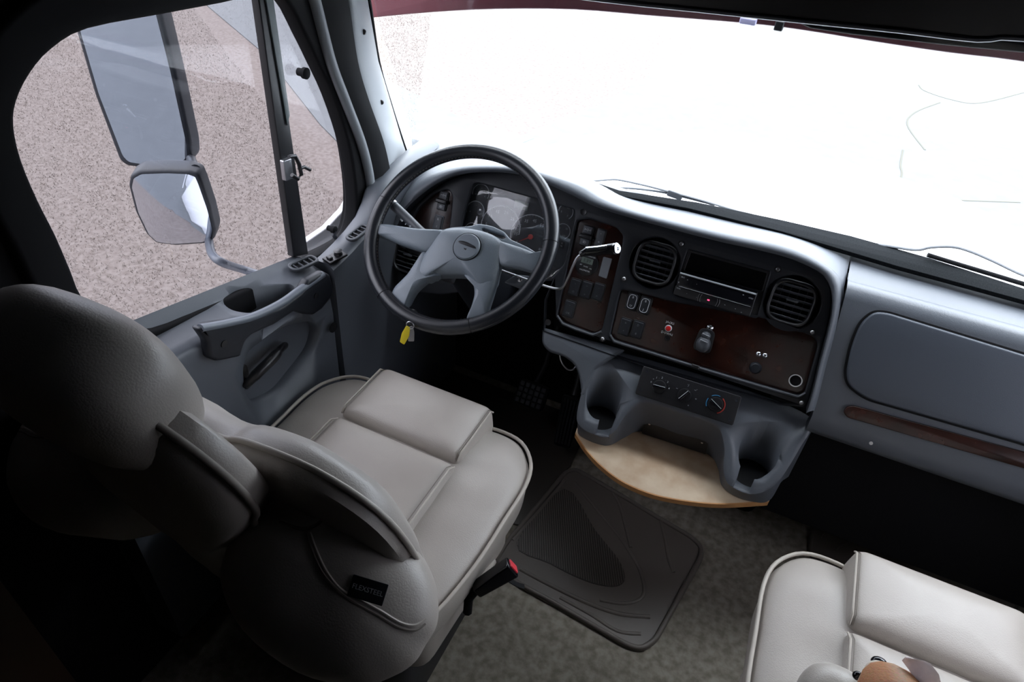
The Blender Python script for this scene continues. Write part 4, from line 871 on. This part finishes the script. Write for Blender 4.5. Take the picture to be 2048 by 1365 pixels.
        if sg == 1:
            lc = q_(736,1181,.067); LB = Fr(f_.pt(*lc, .0675), f_.u+f_.v*.28, f_.v)
            lb = plate('label_patch', [rect(0,0,.046,.026,.001)], LB, 0, .002, M_face, w_, .0008); text('label_lettering', 'FLEXSTEEL', LB.at(0,0,0), .0085, M_print, lb, .0022)
    hc = [(.0,.645),(.07,.635),(.13,.59),(.160,.53),(.158,.46),(.12,.38),(.10,.25),(.10,.10),(.10,-.02),(.09,-.09)]
    co_ = spl([A(*p) for p in hc]+mir(hc[1:]), 4)
    cb_ = pillow('backrest_centre', co_, BF.at(0,0,-.008), .050, M_leath, s, side=.025, e=2.6, dome=.01, shrink=.96, wr=.0015, rings=12, cx=(0,.25))
    tube('centre_piping', [BF.pt(*p, .0) for p in offs(co_, .004)], .0048, M_stitch, cb_, True, 8)
    HF_ = Fr(atdepth(170,757,.745)+A(cx-SEATX,0,0), (1,0,0), (0,-math.sin(th),math.cos(th)))
    hr_ = sell('headrest', HF_, .132, .102, .070, M_leath, s, .75, .72)
    return s
SEATX = -.615
s1_ = make_seat(SEATX, "driver's beige leather captain seat with separate back and headrest")
s2_ = s1_.copy(); COL.objects.link(s2_); s2_.location.x += 1.115; s2_['label'] = 'beige leather passenger seat with brown dog on it, at the lower right'
s2_['group'] = s1_['group'] = 'captain seats in the cab'
for ch in list(s1_.children):
    c_ = ch.copy(); COL.objects.link(c_); c_.parent = s2_
    if ch.name.startswith(('backrest','side_wing','headrest','front_piping','centre_piping')): c_.location = c_.location+Vector((-.012,.006,.0))
    for g_ in list(ch.children):
        d_ = g_.copy(); COL.objects.link(d_); d_.parent = c_
am_ = Fr(atdepth(1660,1416,1.0), (1,0,0), (0,-.3,1))
ar_ = sell('armrest', am_, .050,.052,.060, M_leath, s2_, .8, .8, 30, 16)
tube('armrest_piping', [am_.pt(.051*math.copysign(abs(math.cos(t))**.8, math.cos(t)), .053*math.copysign(abs(math.sin(t))**.8, math.sin(t)), .0) for t in np.linspace(0,2*PI,36,endpoint=False)], .0035, M_stitch, ar_, True, 8)
# seat belt buckle beside the driver seat
b0 = onaxis(950,1180,2,.42); b1 = onaxis(1026,1134,2,.47); bf = Fr((b0+b1)/2, b1-b0, (0,.3,1)); Lb = np.linalg.norm(b1-b0)
bk = thing('seat_belt_buckle', "black seat belt buckle with red button beside the driver's cushion", 'buckle', bf.pt(0,0,-.02))
plate('buckle_body', [rnd([(-Lb/2,-.016),(Lb/2,-.021),(Lb/2,.021),(-Lb/2,.012)], .006)], bf, -.014, .014, M_gloss, bk, .005)
ef = Fr(bf.pt(Lb/2,0,0), -bf.n, bf.v); ef = ef if ef.n@bf.u > 0 else Fr(bf.pt(Lb/2,0,0), bf.n, bf.v)
plate('release_button', [rect(0,.0,.020,.026,.003)], ef, -.001, .003, M_redp, bk, .001)
tube('webbing', [bf.pt(Lb*.2,-.016,0), bf.pt(Lb*.28,-.045,0), bf.pt(Lb*.38,-.062,0)], .006, M_rub, bk, k=6, flat=.25)
tube('stalk', [bf.pt(-Lb/2,-.002,0), bf.pt(-Lb*.8,-.02,-.01), bf.pt(-Lb*1.1,-.06,-.02)], .010, M_rub, bk, k=8)

# ================================================================== dog on the passenger seat
def fur():
    m = bpy.data.materials.new('dog_fur'); m.use_nodes = True; nt = m.node_tree; b = nt.nodes['Principled BSDF']; b.inputs['Roughness'].default_value = .8
    a = nt.nodes.new('ShaderNodeVertexColor'); a.layer_name = 'coat'; n = nt.nodes.new('ShaderNodeTexNoise'); n.inputs['Scale'].default_value = 260; n.inputs['Detail'].default_value = 6
    g = nt.nodes.new('ShaderNodeNewGeometry'); nt.links.new(g.outputs['Position'], n.inputs['Vector'])
    mx = nt.nodes.new('ShaderNodeMix'); mx.data_type = 'RGBA'; mx.blend_type = 'MULTIPLY'; mx.inputs[0].default_value = .5
    nt.links.new(a.outputs['Color'], mx.inputs[6]); nt.links.new(n.outputs['Color'], mx.inputs[7]); nt.links.new(mx.outputs[2], b.inputs['Base Color'])
    bm_ = nt.nodes.new('ShaderNodeBump'); bm_.inputs['Strength'].default_value = .5; bm_.inputs['Distance'].default_value = .002; nt.links.new(n.outputs['Fac'], bm_.inputs['Height']); nt.links.new(bm_.outputs[0], b.inputs['Normal'])
    return m
M_fur = fur()
HD = onaxis(1787,1400,2,.80)        # centre of the skull
hd_dir = onaxis(1768,1334,2,.748)-HD; hd_dir /= np.linalg.norm(hd_dir)
def skin(name, nodes, edges, mtl, sub=2):
    me = bpy.data.meshes.new(name); me.from_pydata([tuple(n[0]) for n in nodes], edges, []); o = bpy.data.objects.new(name, me); COL.objects.link(o)
    m = o.modifiers.new('s', 'SKIN'); m.use_smooth_shade = True
    for i, n in enumerate(nodes): r_ = n[1]; me.skin_vertices[0].data[i].radius = (r_, r_) if not hasattr(r_, '__len__') else r_; me.skin_vertices[0].data[i].use_root = (i == 0)
    q = o.modifiers.new('u', 'SUBSURF'); q.levels = sub
    dg = bpy.context.evaluated_depsgraph_get(); m2 = bpy.data.meshes.new_from_object(o.evaluated_get(dg)); bpy.data.objects.remove(o); return m2
SZ = .578
hx, hy = HD[0], HD[1]
bx0 = hx+.06
nodes = [(A(bx0,.57,SZ+.085), .080), (A(bx0-.01,.60,SZ+.12), .072), (A(hx+.02,.70,SZ+.15), .055), (HD-hd_dir*.035+A(0,0,-.005), .050), (HD+hd_dir*.012, .050), (HD+hd_dir*.055+A(0,0,-.014), .031), (HD+hd_dir*.088+A(0,0,-.020), .023), (HD+hd_dir*.105+A(0,0,-.022), .016),
         (A(bx0-.045,.62,SZ+.07), .028), (A(bx0-.05,.625,SZ+.03), .020), (A(bx0-.05,.65,SZ+.017), .017), (A(bx0+.055,.62,SZ+.07), .028), (A(bx0+.06,.625,SZ+.03), .020), (A(bx0+.06,.65,SZ+.017), .017),
         (A(bx0-.075,.58,SZ+.05), .042), (A(bx0-.085,.64,SZ+.025), .022), (A(bx0+.075,.58,SZ+.05), .042), (A(bx0+.085,.64,SZ+.025), .022), (A(bx0+.06,.53,SZ+.03), .014), (A(bx0+.12,.54,SZ+.018), .010)]
nodes[2] = ((nodes[1][0]+HD)/2-hd_dir*.02, .052)
edges = [(0,1),(1,2),(2,3),(3,4),(4,5),(5,6),(6,7),(1,8),(8,9),(9,10),(1,11),(11,12),(12,13),(0,14),(14,15),(0,16),(16,17),(0,18),(18,19)]
dm_ = skin('dog', nodes, edges, M_fur)
ca = dm_.color_attributes.new('coat', 'FLOAT_COLOR', 'POINT')
sdv = np.cross(hd_dir, (0,0,1)); sdv /= np.linalg.norm(sdv)
for i, v in enumerate(dm_.vertices):
    p = A(*v.co)-HD; f_ = p@hd_dir; s_ = p@sdv; hz = p[2]
    if np.linalg.norm(p) < .16 and f_ > -.07:
        c_ = (.46,.20,.085)
        if f_ > .088: c_ = (.75,.68,.60)
        elif hz < -.02: c_ = (.62,.5,.4)
        elif abs(s_) < .006 and f_ > -.02: c_ = (.52,.34,.22)
        elif f_ < -.02: c_ = (.30,.14,.07)
    else: c_ = (.42,.19,.08) if v.co.z > SZ+.09 else (.72,.66,.6)
    ca.data[i].color = (*c_, 1)
dog = put('dog', dm_, M_fur, None, 0); dog['label'] = 'small brown and white dog sitting on the passenger seat, only its head in view'; dog['category'] = 'dog'
sell('nose', Fr(HD+hd_dir*.116+A(0,0,-.010), sdv, (0,0,1)), .012,.009,.009, M_gloss, dog, 1, 1, 16, 10)
for sg in (-1, 1):
    sell('eye', Fr(HD+hd_dir*.036+sdv*sg*.037+A(0,0,-.012), sdv, (0,0,1)), .007,.007,.006, M_gloss, dog, 1, 1, 14, 8)
M_ear = mat('ear_skin', (.80,.68,.66), .7, col2=(.66,.56,.57), cs=60)
def ear(pts, mtl, th):
    e0 = resample([A(*p) for p in pts[0]], 10); e1 = resample([A(*p) for p in pts[1]], 10)
    slab('ear', [[a*(1-t)+b*t+A(0,0,.006*math.sin(PI*t)) for a, b in zip(e0, e1)] for t in np.linspace(0,1,7)], (0,0,-th), mtl, dog, 70)
def ep(x, y, z): return onaxis(x, y, 2, z)
ear(([ep(1806,1319,.815), ep(1822,1340,.82), ep(1836,1365,.82), ep(1845,1390,.815)], [ep(1812,1317,.83), ep(1858,1324,.845), ep(1878,1350,.845), ep(1886,1385,.83)]), M_ear, .004)
ear(([ep(1735,1350,.79), ep(1726,1372,.80), ep(1728,1400,.80)], [ep(1726,1356,.74), ep(1716,1384,.73), ep(1714,1420,.73)]), mat('brown_ear',(.36,.17,.08),.8), .004)
